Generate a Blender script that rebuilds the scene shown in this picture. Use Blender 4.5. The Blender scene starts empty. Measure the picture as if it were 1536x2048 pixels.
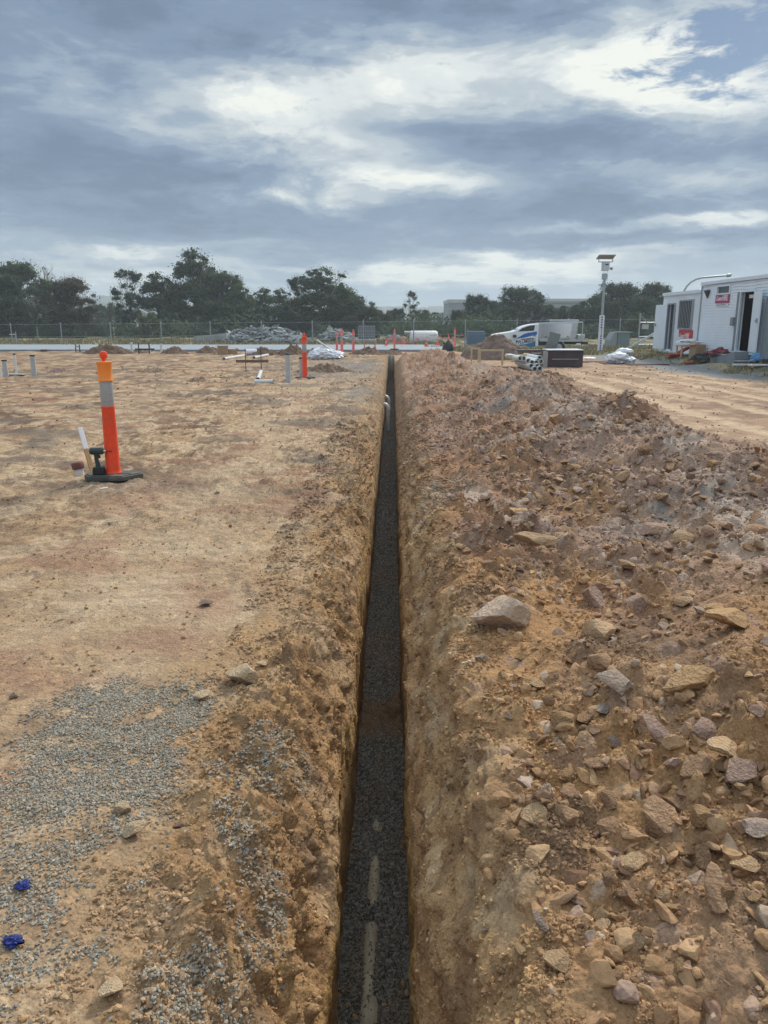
import bpy, bmesh, math, random
import numpy as np
from mathutils import Vector, Matrix
R = math.radians
PI = math.pi
rnd = random.Random(7)
scene = bpy.context.scene
COL = scene.collection

# ------------------------------------------------------------------ camera
PITCH = 13.9; YAW = 0.62; CH = 1.55; F = 1538.0
cam_d = bpy.data.cameras.new('camera')
cam = bpy.data.objects.new('camera', cam_d); COL.objects.link(cam)
cam.location = (0, 0, CH)
cam.rotation_euler = (R(90 - PITCH), 0, R(YAW))
cam_d.sensor_fit = 'VERTICAL'; cam_d.sensor_height = 36; cam_d.sensor_width = 27
cam_d.lens = 36 * F / 2048
cam_d.clip_start = 0.05; cam_d.clip_end = 6000
scene.camera = cam
CM = (Matrix.Rotation(R(YAW), 3, 'Z') @ Matrix.Rotation(R(90 - PITCH), 3, 'X'))

def ray(px, py):
    return CM @ Vector(((px - 768) / F, -(py - 1024) / F, -1.0))
def P(px, py, zc):                       # point seen at that spot of the photograph at depth zc
    return Vector((0, 0, CH)) + ray(px, py) * zc
def G(px, py, z=0.0):                    # where that line of sight meets level z
    d = ray(px, py); t = (z - CH) / d.z
    return Vector((0, 0, CH)) + d * t

# ------------------------------------------------------------------ view
vs = scene.view_settings
vs.view_transform = 'Standard'; vs.look = 'None'; vs.gamma = 1; vs.use_curve_mapping = False
vs.exposure = 0.25
SUN_EL = 38; SUN_AZ = 30               # degrees to the right of the trench direction (+Y)

# ------------------------------------------------------------------ world: overcast sky with breaks
world = bpy.data.worlds.new('World'); scene.world = world; world.use_nodes = True
wt = world.node_tree; wn = wt.nodes; wl = wt.links; wn.clear()
def N(t, **k):
    n = wn.new(t)
    for a, b in k.items(): setattr(n, a, b)
    return n
def setin(n, i, v):
    if isinstance(v, bpy.types.NodeSocket): wl.new(v, n.inputs[i])
    elif v is not None: n.inputs[i].default_value = v
def M(op, a, b=None, c=None, clamp=False):
    n = N('ShaderNodeMath', operation=op, use_clamp=clamp)
    setin(n, 0, a); setin(n, 1, b); setin(n, 2, c); return n.outputs[0]
def VM(op, a, b=None):
    n = N('ShaderNodeVectorMath', operation=op); setin(n, 0, a); setin(n, 1, b)
    return n.outputs['Value'] if op in ('DOT_PRODUCT', 'LENGTH') else n.outputs[0]
def XYZ(x, y, z=0.0):
    n = N('ShaderNodeCombineXYZ'); setin(n, 0, x); setin(n, 1, y); setin(n, 2, z); return n.outputs[0]
def noise(v, sc, det=6, rough=.55, dist=0.0):
    n = N('ShaderNodeTexNoise'); setin(n, 'Vector', v)
    n.inputs['Scale'].default_value = sc; n.inputs['Detail'].default_value = det
    n.inputs['Roughness'].default_value = rough; n.inputs['Distortion'].default_value = dist
    return n
def mixc(f, a, b):
    n = N('ShaderNodeMix', data_type='RGBA', clamp_factor=True)
    setin(n, 0, f); setin(n, 6, a); setin(n, 7, b); return n.outputs[2]
def smooth(v, a, b):
    n = N('ShaderNodeMapRange', interpolation_type='SMOOTHSTEP', clamp=True)
    setin(n, 0, v); n.inputs[1].default_value = a; n.inputs[2].default_value = b
    n.inputs[3].default_value = 0; n.inputs[4].default_value = 1
    return n.outputs[0]
tc = N('ShaderNodeTexCoord'); D = tc.outputs['Generated']
sp = N('ShaderNodeSeparateXYZ'); wl.new(D, sp.inputs[0])
dx, dy, dz = sp.outputs
az = M('MULTIPLY', M('ARCTAN2', dx, dy), 180 / PI)
el = M('MULTIPLY', M('ARCSINE', dz), 180 / PI)
zz = M('ADD', M('MAXIMUM', dz, 0.0), 0.07)
plane = XYZ(M('DIVIDE', dx, zz), M('DIVIDE', dy, zz), 0.0)          # clouds lie on a high flat sheet
warp = noise(plane, 0.9, 3, .5)
w2 = noise(plane, 2.6, 8, .62, .35)
w3 = noise(plane, 0.42, 4, .5, .2)
flat_ = XYZ(M('MULTIPLY', az, .075), M('MULTIPLY', el, .21), 0.0)
w4 = noise(flat_, 1.0, 9, .60, .5)
w5 = noise(flat_, 3.4, 7, .62, .3)
AE = XYZ(az, el, 0.0)
wv = VM('SUBTRACT', warp.outputs['Color'], (0.5, 0.5, 0.5))
wv = VM('MULTIPLY', wv, (6.0, 2.0, 0.0))
wf = VM('ADD', VM('MULTIPLY', VM('SUBTRACT', w4.outputs['Color'], (0.5, 0.5, 0.5)), (12.0, 4.4, 0.0)), VM('MULTIPLY', VM('SUBTRACT', w5.outputs['Color'], (0.5, 0.5, 0.5)), (4.0, 1.5, 0.0)))
AEW = VM('ADD', VM('ADD', AE, wv), wf)
def aziel(px, py):
    d = ray(px, py).normalized()
    return math.degrees(math.atan2(d.x, d.y)), math.degrees(math.asin(d.z))
# cloud field: breaks in the cloud (positive) and thick banks (negative): centre x, y, half sizes, amount
BL = [(1330, 110, 190, 75, .80), (1480, 185, 150, 40, .42), (1180, 130, 200, 50, .32), (830, 155, 190, 50, .60), (560, 175, 120, 45, .50),
      (300, 200, 220, 60, .30), (600, 270, 110, 50, .45), (740, 320, 100, 45, .45), (860, 370, 110, 22, .75), (700, 398, 50, 16, .40),
      (572, 397, 40, 16, .55), (450, 400, 50, 14, .22), (1430, 440, 170, 12, .7), (1180, 458, 160, 10, .28), (1440, 345, 170, 26, .38),
      (1100, 535, 160, 18, .85), (840, 550, 140, 14, .75), (270, 505, 120, 12, .55), (600, 545, 120, 10, .45), (300, 540, 120, 10, .4), (480, 490, 90, 10, .25), (1300, 505, 130, 12, .42),
      (950, 575, 500, 18, .18), (150, 560, 260, 22, .18), (1250, 325, 120, 14, .15),
      (250, 340, 280, 55, -.30), (1130, 255, 270, 60, -.30), (560, 40, 480, 60, -.26), (60, 130, 240, 120, -.22), (1010, 45, 190, 40, -.14),
      (1150, 410, 420, 30, -.24), (1380, 280, 220, 30, -.22), (200, 450, 420, 30, -.20), (1350, 480, 200, 10, -.25), (800, 480, 300, 18, -.14),
      (900, 260, 160, 30, -.20), (1100, 500, 200, 8, -.18)]
acc = None
for (px, py, sx, sy, am) in BL:
    a0, e0 = aziel(px, py)
    ka = 1.0 / (sx / F * 180 / PI); ke = 1.0 / (sy / F * 180 / PI)
    v = VM('MULTIPLY', VM('SUBTRACT', AEW, (a0, e0, 0)), (ka, ke, 0))
    g = M('POWER', 0.3679, VM('DOT_PRODUCT', v, v))
    acc = M('MULTIPLY_ADD', g, am, acc if acc is not None else 0.0)
up = smooth(el, 17, 48)                                               # brightness added to the upper, mostly unseen sky to light the ground
hi_ = smooth(el, 2.0, 9.0)
tex = M('SUBTRACT', M('MULTIPLY_ADD', w5.outputs['Fac'], .28, M('MULTIPLY_ADD', w4.outputs['Fac'], .52, M('MULTIPLY', w2.outputs['Fac'], .20))), .5)
tex3 = M('SUBTRACT', w3.outputs['Fac'], .5)
br = M('ADD', M('MULTIPLY_ADD', tex, 1.9, M('MULTIPLY', tex3, .55)), M('MULTIPLY_ADD', acc, .85, .36))
br = M('MULTIPLY_ADD', up, .30, br)
ramp = N('ShaderNodeValToRGB'); setin(ramp, 0, br)
cr = ramp.color_ramp; cr.interpolation = 'EASE'
stops = [(0.0, (.135, .195, .285)), (.24, (.185, .255, .36)), (.46, (.28, .355, .445)), (.66, (.43, .49, .535)), (.86, (.64, .68, .68)), (1.0, (.78, .80, .75))]
cr.elements[0].position = 0; cr.elements[0].color = (*stops[0][1], 1)
cr.elements[1].position = 1; cr.elements[1].color = (*stops[-1][1], 1)
for p_, c_ in stops[1:-1]:
    e_ = cr.elements.new(p_); e_.color = (*c_, 1)
cloud = ramp.outputs[0]
# pale haze layer just above the horizon
hz = M('POWER', 2.718, M('MULTIPLY', M('MAXIMUM', el, 0.0), -0.42))
cloud = mixc(M('MULTIPLY', hz, .6), cloud, (.37, .47, .53, 1))
gl = M('MULTIPLY', up, .95)
boost = M('ADD', 1.0, gl)
cl2 = N('ShaderNodeVectorMath', operation='SCALE'); wl.new(cloud, cl2.inputs[0]); wl.new(boost, cl2.inputs['Scale'])
sky = N('ShaderNodeTexSky', sky_type='NISHITA'); sky.sun_disc = False
sky.sun_elevation = R(SUN_EL); sky.sun_rotation = R(SUN_AZ); sky.altitude = 50; sky.air_density = 1.0; sky.dust_density = .2; sky.ozone_density = 2
bg_sky = N('ShaderNodeBackground'); wl.new(sky.outputs[0], bg_sky.inputs[0]); bg_sky.inputs[1].default_value = 0.05
bg_cl = N('ShaderNodeBackground'); wl.new(cl2.outputs[0], bg_cl.inputs[0]); bg_cl.inputs[1].default_value = 1.0
# openings of blue towards the upper right
a0, e0 = aziel(1490, 70)
v = VM('MULTIPLY', VM('SUBTRACT', AEW, (a0, e0, 0)), (1 / 5.2, 1 / 3.2, 0))
bl = M('POWER', 0.3679, VM('DOT_PRODUCT', v, v))
hole = smooth(M('MULTIPLY_ADD', M('SUBTRACT', w5.outputs['Fac'], .5), 3.4, M('MULTIPLY', bl, 1.15)), .35, 1.0)
mx = N('ShaderNodeMixShader'); wl.new(hole, mx.inputs[0]); wl.new(bg_cl.outputs[0], mx.inputs[1]); wl.new(bg_sky.outputs[0], mx.inputs[2])
wo = N('ShaderNodeOutputWorld'); wl.new(mx.outputs[0], wo.inputs[0])
world.cycles.sampling_method = 'MANUAL'; world.cycles.sample_map_resolution = 512

sun_d = bpy.data.lights.new('sun', 'SUN'); sun_d.energy = 2.9; sun_d.angle = R(9); sun_d.color = (1, .93, .82)
sun = bpy.data.objects.new('sun', sun_d); COL.objects.link(sun)
sdir = Vector((math.sin(R(SUN_AZ)) * math.cos(R(SUN_EL)), math.cos(R(SUN_AZ)) * math.cos(R(SUN_EL)), math.sin(R(SUN_EL))))
sun.rotation_euler = sdir.to_track_quat('Z', 'Y').to_euler()
sun.location = (5, 5, 20)

# ------------------------------------------------------------------ materials
MATS = {}
def mat(name, col, rough=.6, metal=0.0, var=.12, vscale=8, bump=0.0, bscale=40, spec=.4, stain=None, stain_amt=.3, randobj=0.0, trans=0.0, coord='Object'):
    if name in MATS: return MATS[name]
    m = bpy.data.materials.new(name); m.use_nodes = True
    nt = m.node_tree; n = nt.nodes; l = nt.links
    b = n['Principled BSDF']
    b.inputs['Roughness'].default_value = rough; b.inputs['Metallic'].default_value = metal
    b.inputs['Specular IOR Level'].default_value = spec
    t = n.new('ShaderNodeTexCoord')
    no = n.new('ShaderNodeTexNoise'); no.inputs['Scale'].default_value = vscale; no.inputs['Detail'].default_value = 6
    no.inputs['Roughness'].default_value = .65
    l.new(t.outputs[coord], no.inputs['Vector'])
    mr = n.new('ShaderNodeMapRange'); mr.inputs[1].default_value = .3; mr.inputs[2].default_value = .7
    mr.inputs[3].default_value = 1 - var; mr.inputs[4].default_value = 1 + var
    l.new(no.outputs['Fac'], mr.inputs[0])
    base = n.new('ShaderNodeRGB'); base.outputs[0].default_value = (*col, 1)
    src = base.outputs[0]
    if stain:
        n2 = n.new('ShaderNodeTexNoise'); n2.inputs['Scale'].default_value = vscale * .6; n2.inputs['Detail'].default_value = 8
        l.new(t.outputs[coord], n2.inputs['Vector'])
        r2 = n.new('ShaderNodeMapRange'); r2.inputs[1].default_value = .5; r2.inputs[2].default_value = .72; r2.inputs[4].default_value = stain_amt
        l.new(n2.outputs['Fac'], r2.inputs[0])
        mx_ = n.new('ShaderNodeMix'); mx_.data_type = 'RGBA'; l.new(r2.outputs[0], mx_.inputs[0]); l.new(src, mx_.inputs[6]); mx_.inputs[7].default_value = (*stain, 1)
        src = mx_.outputs[2]
    s = n.new('ShaderNodeVectorMath'); s.operation = 'SCALE'; l.new(src, s.inputs[0]); l.new(mr.outputs[0], s.inputs['Scale'])
    src = s.outputs[0]
    if randobj:
        oi = n.new('ShaderNodeObjectInfo')
        r3 = n.new('ShaderNodeMapRange'); r3.inputs[3].default_value = 1 - randobj; r3.inputs[4].default_value = 1 + randobj
        l.new(oi.outputs['Random'], r3.inputs[0])
        s3 = n.new('ShaderNodeVectorMath'); s3.operation = 'SCALE'; l.new(src, s3.inputs[0]); l.new(r3.outputs[0], s3.inputs['Scale'])
        src = s3.outputs[0]
    l.new(src, b.inputs['Base Color'])
    if bump:
        nb = n.new('ShaderNodeTexNoise'); nb.inputs['Scale'].default_value = bscale; nb.inputs['Detail'].default_value = 7
        l.new(t.outputs[coord], nb.inputs['Vector'])
        bu = n.new('ShaderNodeBump'); bu.inputs['Strength'].default_value = bump; bu.inputs['Distance'].default_value = .02
        l.new(nb.outputs['Fac'], bu.inputs['Height']); l.new(bu.outputs[0], b.inputs['Normal'])
    if trans:
        tr = n.new('ShaderNodeBsdfTranslucent'); l.new(src, tr.inputs[0])
        ms = n.new('ShaderNodeMixShader'); ms.inputs[0].default_value = trans
        l.new(b.outputs[0], ms.inputs[1]); l.new(tr.outputs[0], ms.inputs[2]); l.new(ms.outputs[0], n['Material Output'].inputs[0])
    MATS[name] = m
    return m

def attr_mat(name, rough=.95, fine=140, fine_amt=.22, bump=.6, bscale=90, bdist=.006):
    m = bpy.data.materials.new(name); m.use_nodes = True
    nt = m.node_tree; n = nt.nodes; l = nt.links; b = n['Principled BSDF']
    b.inputs['Roughness'].default_value = rough; b.inputs['Specular IOR Level'].default_value = .15
    a = n.new('ShaderNodeAttribute'); a.attribute_name = 'tint'
    t = n.new('ShaderNodeTexCoord')
    no = n.new('ShaderNodeTexNoise'); no.inputs['Scale'].default_value = fine; no.inputs['Detail'].default_value = 5; no.inputs['Roughness'].default_value = .7
    l.new(t.outputs['Object'], no.inputs['Vector'])
    mr = n.new('ShaderNodeMapRange'); mr.inputs[1].default_value = .28; mr.inputs[2].default_value = .72
    mr.inputs[3].default_value = 1 - fine_amt; mr.inputs[4].default_value = 1 + fine_amt
    l.new(no.outputs['Fac'], mr.inputs[0])
    s = n.new('ShaderNodeVectorMath'); s.operation = 'SCALE'; l.new(a.outputs['Color'], s.inputs[0]); l.new(mr.outputs[0], s.inputs['Scale'])
    l.new(s.outputs[0], b.inputs['Base Color'])
    nb = n.new('ShaderNodeTexNoise'); nb.inputs['Scale'].default_value = bscale; nb.inputs['Detail'].default_value = 6; nb.inputs['Roughness'].default_value = .65
    l.new(t.outputs['Object'], nb.inputs['Vector'])
    bu = n.new('ShaderNodeBump'); bu.inputs['Strength'].default_value = bump; bu.inputs['Distance'].default_value = bdist
    vo = n.new('ShaderNodeTexVoronoi'); vo.inputs['Scale'].default_value = bscale * .8; l.new(t.outputs['Object'], vo.inputs['Vector'])
    vo2 = n.new('ShaderNodeTexVoronoi'); vo2.inputs['Scale'].default_value = bscale * .3; l.new(t.outputs['Object'], vo2.inputs['Vector'])
    ad = n.new('ShaderNodeMath'); ad.operation = 'MULTIPLY_ADD'; l.new(vo.outputs['Distance'], ad.inputs[0]); ad.inputs[1].default_value = -.55; l.new(nb.outputs['Fac'], ad.inputs[2])
    ad2 = n.new('ShaderNodeMath'); ad2.operation = 'MULTIPLY_ADD'; l.new(vo2.outputs['Distance'], ad2.inputs[0]); ad2.inputs[1].default_value = -.9; l.new(ad.outputs[0], ad2.inputs[2])
    l.new(ad2.outputs[0], bu.inputs['Height']); l.new(bu.outputs[0], b.inputs['Normal'])
    MATS[name] = m
    return m
M_SOIL = attr_mat('soil', fine=110, fine_amt=.30, bump=.9, bscale=85, bdist=.012); M_GRAV = attr_mat('crushed_stone', .85, 60, .15, .3, 200, .002)
M_RUB = attr_mat('rubble_stone', .92, 45, .22, .8, 55, .009)

# ------------------------------------------------------------------ object helpers
def tag(o, label=None, cat=None, group=None, kind=None):
    if label: o['label'] = label
    if cat: o['category'] = cat
    if group: o['group'] = group
    if kind: o['kind'] = kind
    return o
def link(o, parent=None):
    COL.objects.link(o)
    if parent is not None: o.parent = parent
    return o
def thing(name, loc=(0, 0, 0), rz=0.0, label=None, cat=None, group=None):
    o = bpy.data.objects.new(name, None); o.location = loc; o.rotation_euler = (0, 0, rz); o.empty_display_size = .2
    link(o); tag(o, label, cat, group); return o
def copy_tree(o, parent=None, top=True):
    c = o.copy(); COL.objects.link(c)
    if not top: c.parent = parent
    for ch in list(o.children): copy_tree(ch, c, False)
    return c
class MB:
    def __init__(s): s.v = []; s.f = []; s.sm = []
    def add(s, vs_, fs, smooth=False):
        k = len(s.v); s.v += [tuple(a) for a in vs_]; s.f += [tuple(i + k for i in f) for f in fs]; s.sm += [smooth] * len(fs); return s
    def box(s, c, d, rot=None):
        hx, hy, hz_ = d[0] / 2, d[1] / 2, d[2] / 2
        vs_ = [Vector((x, y, z)) for x in (-hx, hx) for y in (-hy, hy) for z in (-hz_, hz_)]
        if rot is not None: vs_ = [rot @ a for a in vs_]
        vs_ = [a + Vector(c) for a in vs_]
        return s.add(vs_, [(0, 1, 3, 2), (4, 6, 7, 5), (0, 4, 5, 1), (2, 3, 7, 6), (0, 2, 6, 4), (1, 5, 7, 3)])
    def prism(s, poly, y0, y1, axis='y'):        # polygon in x,z extruded along y (or x,y along z)
        n = len(poly)
        if axis == 'y': a = [(p[0], y0, p[1]) for p in poly]; b = [(p[0], y1, p[1]) for p in poly]
        elif axis == 'z': a = [(p[0], p[1], y0) for p in poly]; b = [(p[0], p[1], y1) for p in poly]
        else: a = [(y0, p[0], p[1]) for p in poly]; b = [(y1, p[0], p[1]) for p in poly]
        return s.add(a + b, [tuple(range(n))[::-1], tuple(range(n, 2 * n))] + [(i, (i + 1) % n, n + (i + 1) % n, n + i) for i in range(n)])
    def tube(s, pts, r, n=12, caps=True, smooth=True):
        pts = [Vector(p) for p in pts]; rs = r if isinstance(r, (list, tuple)) else [r] * len(pts)
        k0 = len(s.v); rings = []; prev = None
        for i, p in enumerate(pts):
            t = (pts[min(i + 1, len(pts) - 1)] - pts[max(i - 1, 0)])
            if t.length < 1e-9: t = Vector((0, 0, 1))
            t.normalize()
            if prev is None:
                u = t.orthogonal().normalized()
            else:
                u = (prev - t * prev.dot(t)); u = u.normalized() if u.length > 1e-6 else t.orthogonal().normalized()
            prev = u; w = t.cross(u)
            rings.append([p + (u * math.cos(2 * PI * j / n) + w * math.sin(2 * PI * j / n)) * rs[i] for j in range(n)])
        vs_ = [q for rg in rings for q in rg]; fs = []
        for i in range(len(pts) - 1):
            for j in range(n):
                fs.append((i * n + j, i * n + (j + 1) % n, (i + 1) * n + (j + 1) % n, (i + 1) * n + j))
        s.add(vs_, fs, smooth)
        if caps:
            s.f.append(tuple(k0 + j for j in range(n))[::-1]); s.sm.append(False)
            s.f.append(tuple(k0 + (len(pts) - 1) * n + j for j in range(n))); s.sm.append(False)
        return s
    def hollow(s, p0, p1, r, wall=.006, n=20):   # open pipe with wall thickness
        p0 = Vector(p0); p1 = Vector(p1); t = (p1 - p0).normalized(); u = t.orthogonal().normalized(); w = t.cross(u)
        def ring(p, rr): return [p + (u * math.cos(2 * PI * j / n) + w * math.sin(2 * PI * j / n)) * rr for j in range(n)]
        vs_ = ring(p0, r) + ring(p1, r) + ring(p1, r - wall) + ring(p0, r - wall); fs = []
        for a in range(4):
            b = (a + 1) % 4
            for j in range(n): fs.append((a * n + j, a * n + (j + 1) % n, b * n + (j + 1) % n, b * n + j))
        return s.add(vs_, fs, True)
    def lathe(s, prof, n=24, c=(0, 0, 0), rot=None):
        vs_ = []
        for (r, z) in prof:
            for j in range(n):
                v_ = Vector((r * math.cos(2 * PI * j / n), r * math.sin(2 * PI * j / n), z))
                if rot is not None: v_ = rot @ v_
                vs_.append(v_ + Vector(c))
        fs = []
        for i in range(len(prof) - 1):
            for j in range(n): fs.append((i * n + j, i * n + (j + 1) % n, (i + 1) * n + (j + 1) % n, (i + 1) * n + j))
        fs.append(tuple(range(n))[::-1]); fs.append(tuple((len(prof) - 1) * n + j for j in range(n)))
        return s.add(vs_, fs, True)
    def build(s, name, m, parent=None, bevel=0.0, loc=None, rot=None):
        me = bpy.data.meshes.new(name); me.from_pydata(s.v, [], s.f); me.update()
        me.polygons.foreach_set('use_smooth', s.sm)
        me.materials.append(m)
        o = bpy.data.objects.new(name, me); link(o, parent)
        if loc is not None: o.location = loc
        if rot is not None: o.rotation_euler = rot
        if bevel:
            b = o.modifiers.new('bevel', 'BEVEL'); b.width = bevel; b.segments = 2; b.limit_method = 'ANGLE'; b.angle_limit = R(40)
        if any(s.sm):
            try: me.set_sharp_from_angle(angle=R(40))
            except Exception: pass
        return o
def np_obj(name, V, Fc, m, parent=None, tint=None, smooth=False):
    V = np.asarray(V, np.float32); Fc = np.asarray(Fc, np.int32); k = Fc.shape[1]
    me = bpy.data.meshes.new(name)
    me.vertices.add(len(V)); me.vertices.foreach_set('co', V.ravel())
    me.loops.add(Fc.size); me.loops.foreach_set('vertex_index', Fc.ravel())
    me.polygons.add(len(Fc)); me.polygons.foreach_set('loop_start', np.arange(0, Fc.size, k, dtype=np.int32))
    me.polygons.foreach_set('loop_total', np.full(len(Fc), k, np.int32))
    me.polygons.foreach_set('use_smooth', np.full(len(Fc), smooth))
    if tint is not None:
        a = me.attributes.new('tint', 'FLOAT_COLOR', 'POINT')
        a.data.foreach_set('color', np.hstack([tint, np.ones((len(tint), 1))]).astype(np.float32).ravel())
    me.materials.append(m); me.update(calc_edges=True)
    o = bpy.data.objects.new(name, me); link(o, parent); return o
_txt = {}
def text_part(name, s, size, m, parent, loc, rot, extrude=.002, shear=0.0, xs=1.0, align='LEFT'):
    cu = bpy.data.curves.new('lettering', 'FONT'); cu.body = s; cu.size = size; cu.extrude = extrude; cu.shear = shear
    cu.align_x = align; cu.offset = size * .015
    to = bpy.data.objects.new('lettering_curve', cu); COL.objects.link(to)
    bpy.context.view_layer.update()
    me = bpy.data.meshes.new_from_object(to.evaluated_get(bpy.context.evaluated_depsgraph_get()))
    bpy.data.objects.remove(to)
    me.materials.clear(); me.materials.append(m)
    o = bpy.data.objects.new(name, me); link(o, parent); o.location = loc; o.rotation_euler = rot; o.scale = (xs, 1, 1); return o

# ------------------------------------------------------------------ noise
def _hash(ix, iy, seed):
    h = (ix.astype(np.int64) * 374761393 + iy.astype(np.int64) * 668265263 + seed * 2246822519) & 0xFFFFFFFF
    h = ((h ^ (h >> 13)) * 1274126177) & 0xFFFFFFFF
    return (h ^ (h >> 16)) & 0xFFFFFF
_ang = np.random.RandomState(3).rand(256) * 2 * PI
_gx = np.cos(_ang); _gy = np.sin(_ang)
def perlin(x, y, seed=0):
    ix = np.floor(x); iy = np.floor(y); fx = x - ix; fy = y - iy
    u = fx * fx * fx * (fx * (fx * 6 - 15) + 10); v = fy * fy * fy * (fy * (fy * 6 - 15) + 10)
    def g(a, b):
        h = _hash(ix + a, iy + b, seed) & 255
        return _gx[h] * (fx - a) + _gy[h] * (fy - b)
    return ((1 - u) * (1 - v) * g(0, 0) + u * (1 - v) * g(1, 0) + (1 - u) * v * g(0, 1) + u * v * g(1, 1)) * 1.5
def fbm(x, y, o=4, seed=0, gain=.5):
    s = 0; a = 1; k = 1
    for i in range(o): s = s + a * perlin(x * k + 11.3 * i, y * k - 7.1 * i, seed + i); a *= gain; k *= 2.03
    return s
def sst(a, b, x):
    t = np.clip((x - a) / (b - a), 0, 1); return t * t * (3 - 2 * t)
def pebbles(x, y, cell, prob, seed, flat=.7):
    gx = x / cell; gy = y / cell; ix = np.floor(gx); iy = np.floor(gy)
    best = np.zeros_like(x); idv = np.zeros_like(x)
    for a in (-1, 0, 1):
        for b in (-1, 0, 1):
            h = _hash(ix + a, iy + b, seed)
            cx = ix + a + .5 + ((h & 255) / 255. - .5) * .8; cy = iy + b + .5 + (((h >> 8) & 255) / 255. - .5) * .8
            q = ((h >> 16) & 255) / 255.
            r = np.where(q < prob, .18 + .4 * (q / prob), 0)
            th = q * 37.0; ex = (gx - cx) * np.cos(th) + (gy - cy) * np.sin(th); ey = -(gx - cx) * np.sin(th) + (gy - cy) * np.cos(th)
            d = np.maximum(np.abs(ex) * .8 + np.abs(ey) * .75, np.sqrt(ex ** 2 + (ey * 1.35) ** 2))
            hgt = np.clip(r - d, 0, None); hgt = np.minimum(hgt * 1.9, r * .8) * flat * cell
            m_ = hgt > best; best = np.where(m_, hgt, best); idv = np.where(m_, q * 7.77 % 1.0, idv)
    return best, idv

# ------------------------------------------------------------------ terrain
ZF = -1.05                                    # trench floor
def arr(v): return np.atleast_1d(np.asarray(v, float))
def edgeL(y): return -.218 + .028 * fbm(y * 1.1, 0 * y + 3.1, 3, 5) + .006 * fbm(y * 7, 0 * y, 2, 6)
def edgeR(y): return .088 + .014 * fbm(y * 1.0, 0 * y + 9.4, 3, 15) + .006 * fbm(y * 6, 0 * y, 2, 16)
def flatL(x, y):
    d = np.clip(y / 8, .25, 1.6)
    z = .022 * d * fbm(x * .45, y * .5, 4, 20) + .010 * fbm(x * 1.9, y * 2.1, 4, 24) + .005 * fbm(x * 9, y * 9, 3, 28)
    z = z + (.035 * np.abs(fbm(x * 2.3, y * 2.8, 5, 33, .62)) + .016 * fbm(x * 7, y * 7, 4, 35, .65)) * sst(3, 7, y) * sst(60, 40, y)
    # churned ridges left by machine tracks
    rg = sst(4, 9, y) * sst(40, 30, y)
    z = z + rg * .045 * np.clip(fbm(x * .6, y * 1.3, 4, 40) - .12, 0, 1)
    return z
def lipW(y): return .13 + .22 * sst(5.5, 2.2, y) + .05 * fbm(y * 1.7, 0 * y + 1, 3, 50)
def lipL(y): return .17 + .25 * sst(6, 2.5, y) + .04 * fbm(y * 2.3, 0 * y + 7, 3, 51)
def zL(x, y, fine=True):
    s = np.maximum(edgeL(y) - x, 0); W = np.maximum(lipW(y), .08); Lp = lipL(y)
    t = np.clip(1 - s / W, 0, 1)
    z = flatL(x, y) - Lp * t ** 1.6
    near = sst(4.5, 2.0, y)
    z = z - .05 * near * sst(1.0, .2, s) - .03 * near * sst(1.6, .4, s)
    band = sst(W * 1.1 + .30, W * .6, s) * (1 - .55 * sst(8, 25, y))
    z = z + band * (.06 * fbm(x * 5.5, y * 4.5, 4, 60) - .04 * np.abs(fbm(x * 12, y * 11, 4, 64)))
    if fine:
        p1, _ = pebbles(x, y, .085, .5, 70, 1.0); p2, _ = pebbles(x, y, .03, .6, 71, 1.0); p0, _ = pebbles(x + 3, y, .19, .28, 69, .6)
        z = z + band * (p0 * .7 + p1 * 1.0 + p2 * 1.0)
        sc = .35 + .65 * sst(-.25, .35, fbm(x * 1.3, y * 1.6, 3, 77))
        p3, _ = pebbles(x + 5, y, .045, .12, 72, .6); p4, _ = pebbles(x, y + 5, .11, .05, 73, .45)
        z = z + (1 - band) * sc * (p3 * .7 + p4 * .8)
    return z
def footR(y): return 3.95 + .45 * fbm(y * .45, 0 * y + 2, 3, 80) - .9 * sst(16, 24, y)
HUMPS = [(2.75, 6.3, .85, .9, .20), (3.0, 9.3, .85, 1.0, .22), (2.2, 12.2, .75, 1.0, .20), (2.6, 15.5, .8, 1.2, .10), (1.9, 20, .8, 1.5, .14), (2.3, 24.5, .7, 1.5, .12),
         (1.2, 8.2, .5, 1.3, .10), (.9, 30, 1.0, 2.0, .20), (.55, 3.6, .3, .6, .10), (2.0, 3.3, .5, .5, .12), (1.9, 4.9, .7, .9, -.13), (1.5, 6.6, .45, .7, -.08), (1.2, 2.4, .35, .45, .06), (.8, 14, .5, 1.8, .10), (2.0, 9.0, .4, .8, -.08), (1.1, 17, .5, 2, .08)]
def flatR(x, y):
    z = .02 * fbm(x * .4, y * .6, 4, 90) + .012 * fbm(x * 3, y * 3, 5, 94, .65)
    z = z + .26 * sst(10.0, 11.3, x + .5 * fbm(x * .4, y * .4, 2, 95)) * sst(8, 14, y) * sst(46, 38, y)
    z = z - .28 * sst(37, 45, y) * sst(2.5, 5, x) * sst(90, 60, y)
    tr = trackmask(x, y); z = z - .02 * tr
    return z
def trackmask(x, y):
    xc = 5.9 + .012 * (y - 14) ** 2 * np.sign(14 - y) * .6
    m = 0
    for off in (-.55, .55, 1.9, 3.0):
        d = np.abs(x - (xc + off + .12 * fbm(y * .3, 0 * y + off, 2, 97)))
        m = np.maximum(m, sst(.24, .10, d))
    return m * sst(4.5, 5.2, x) * sst(27, 22, y)
def heapF(x, y): 
    f = footR(y); wob = .22 * fbm(x * 1.2, y * 1.4, 3, 99)
    return sst(f, f - 1.25, x + wob) * sst(33.5, 30.5, y + wob * 3)
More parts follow.
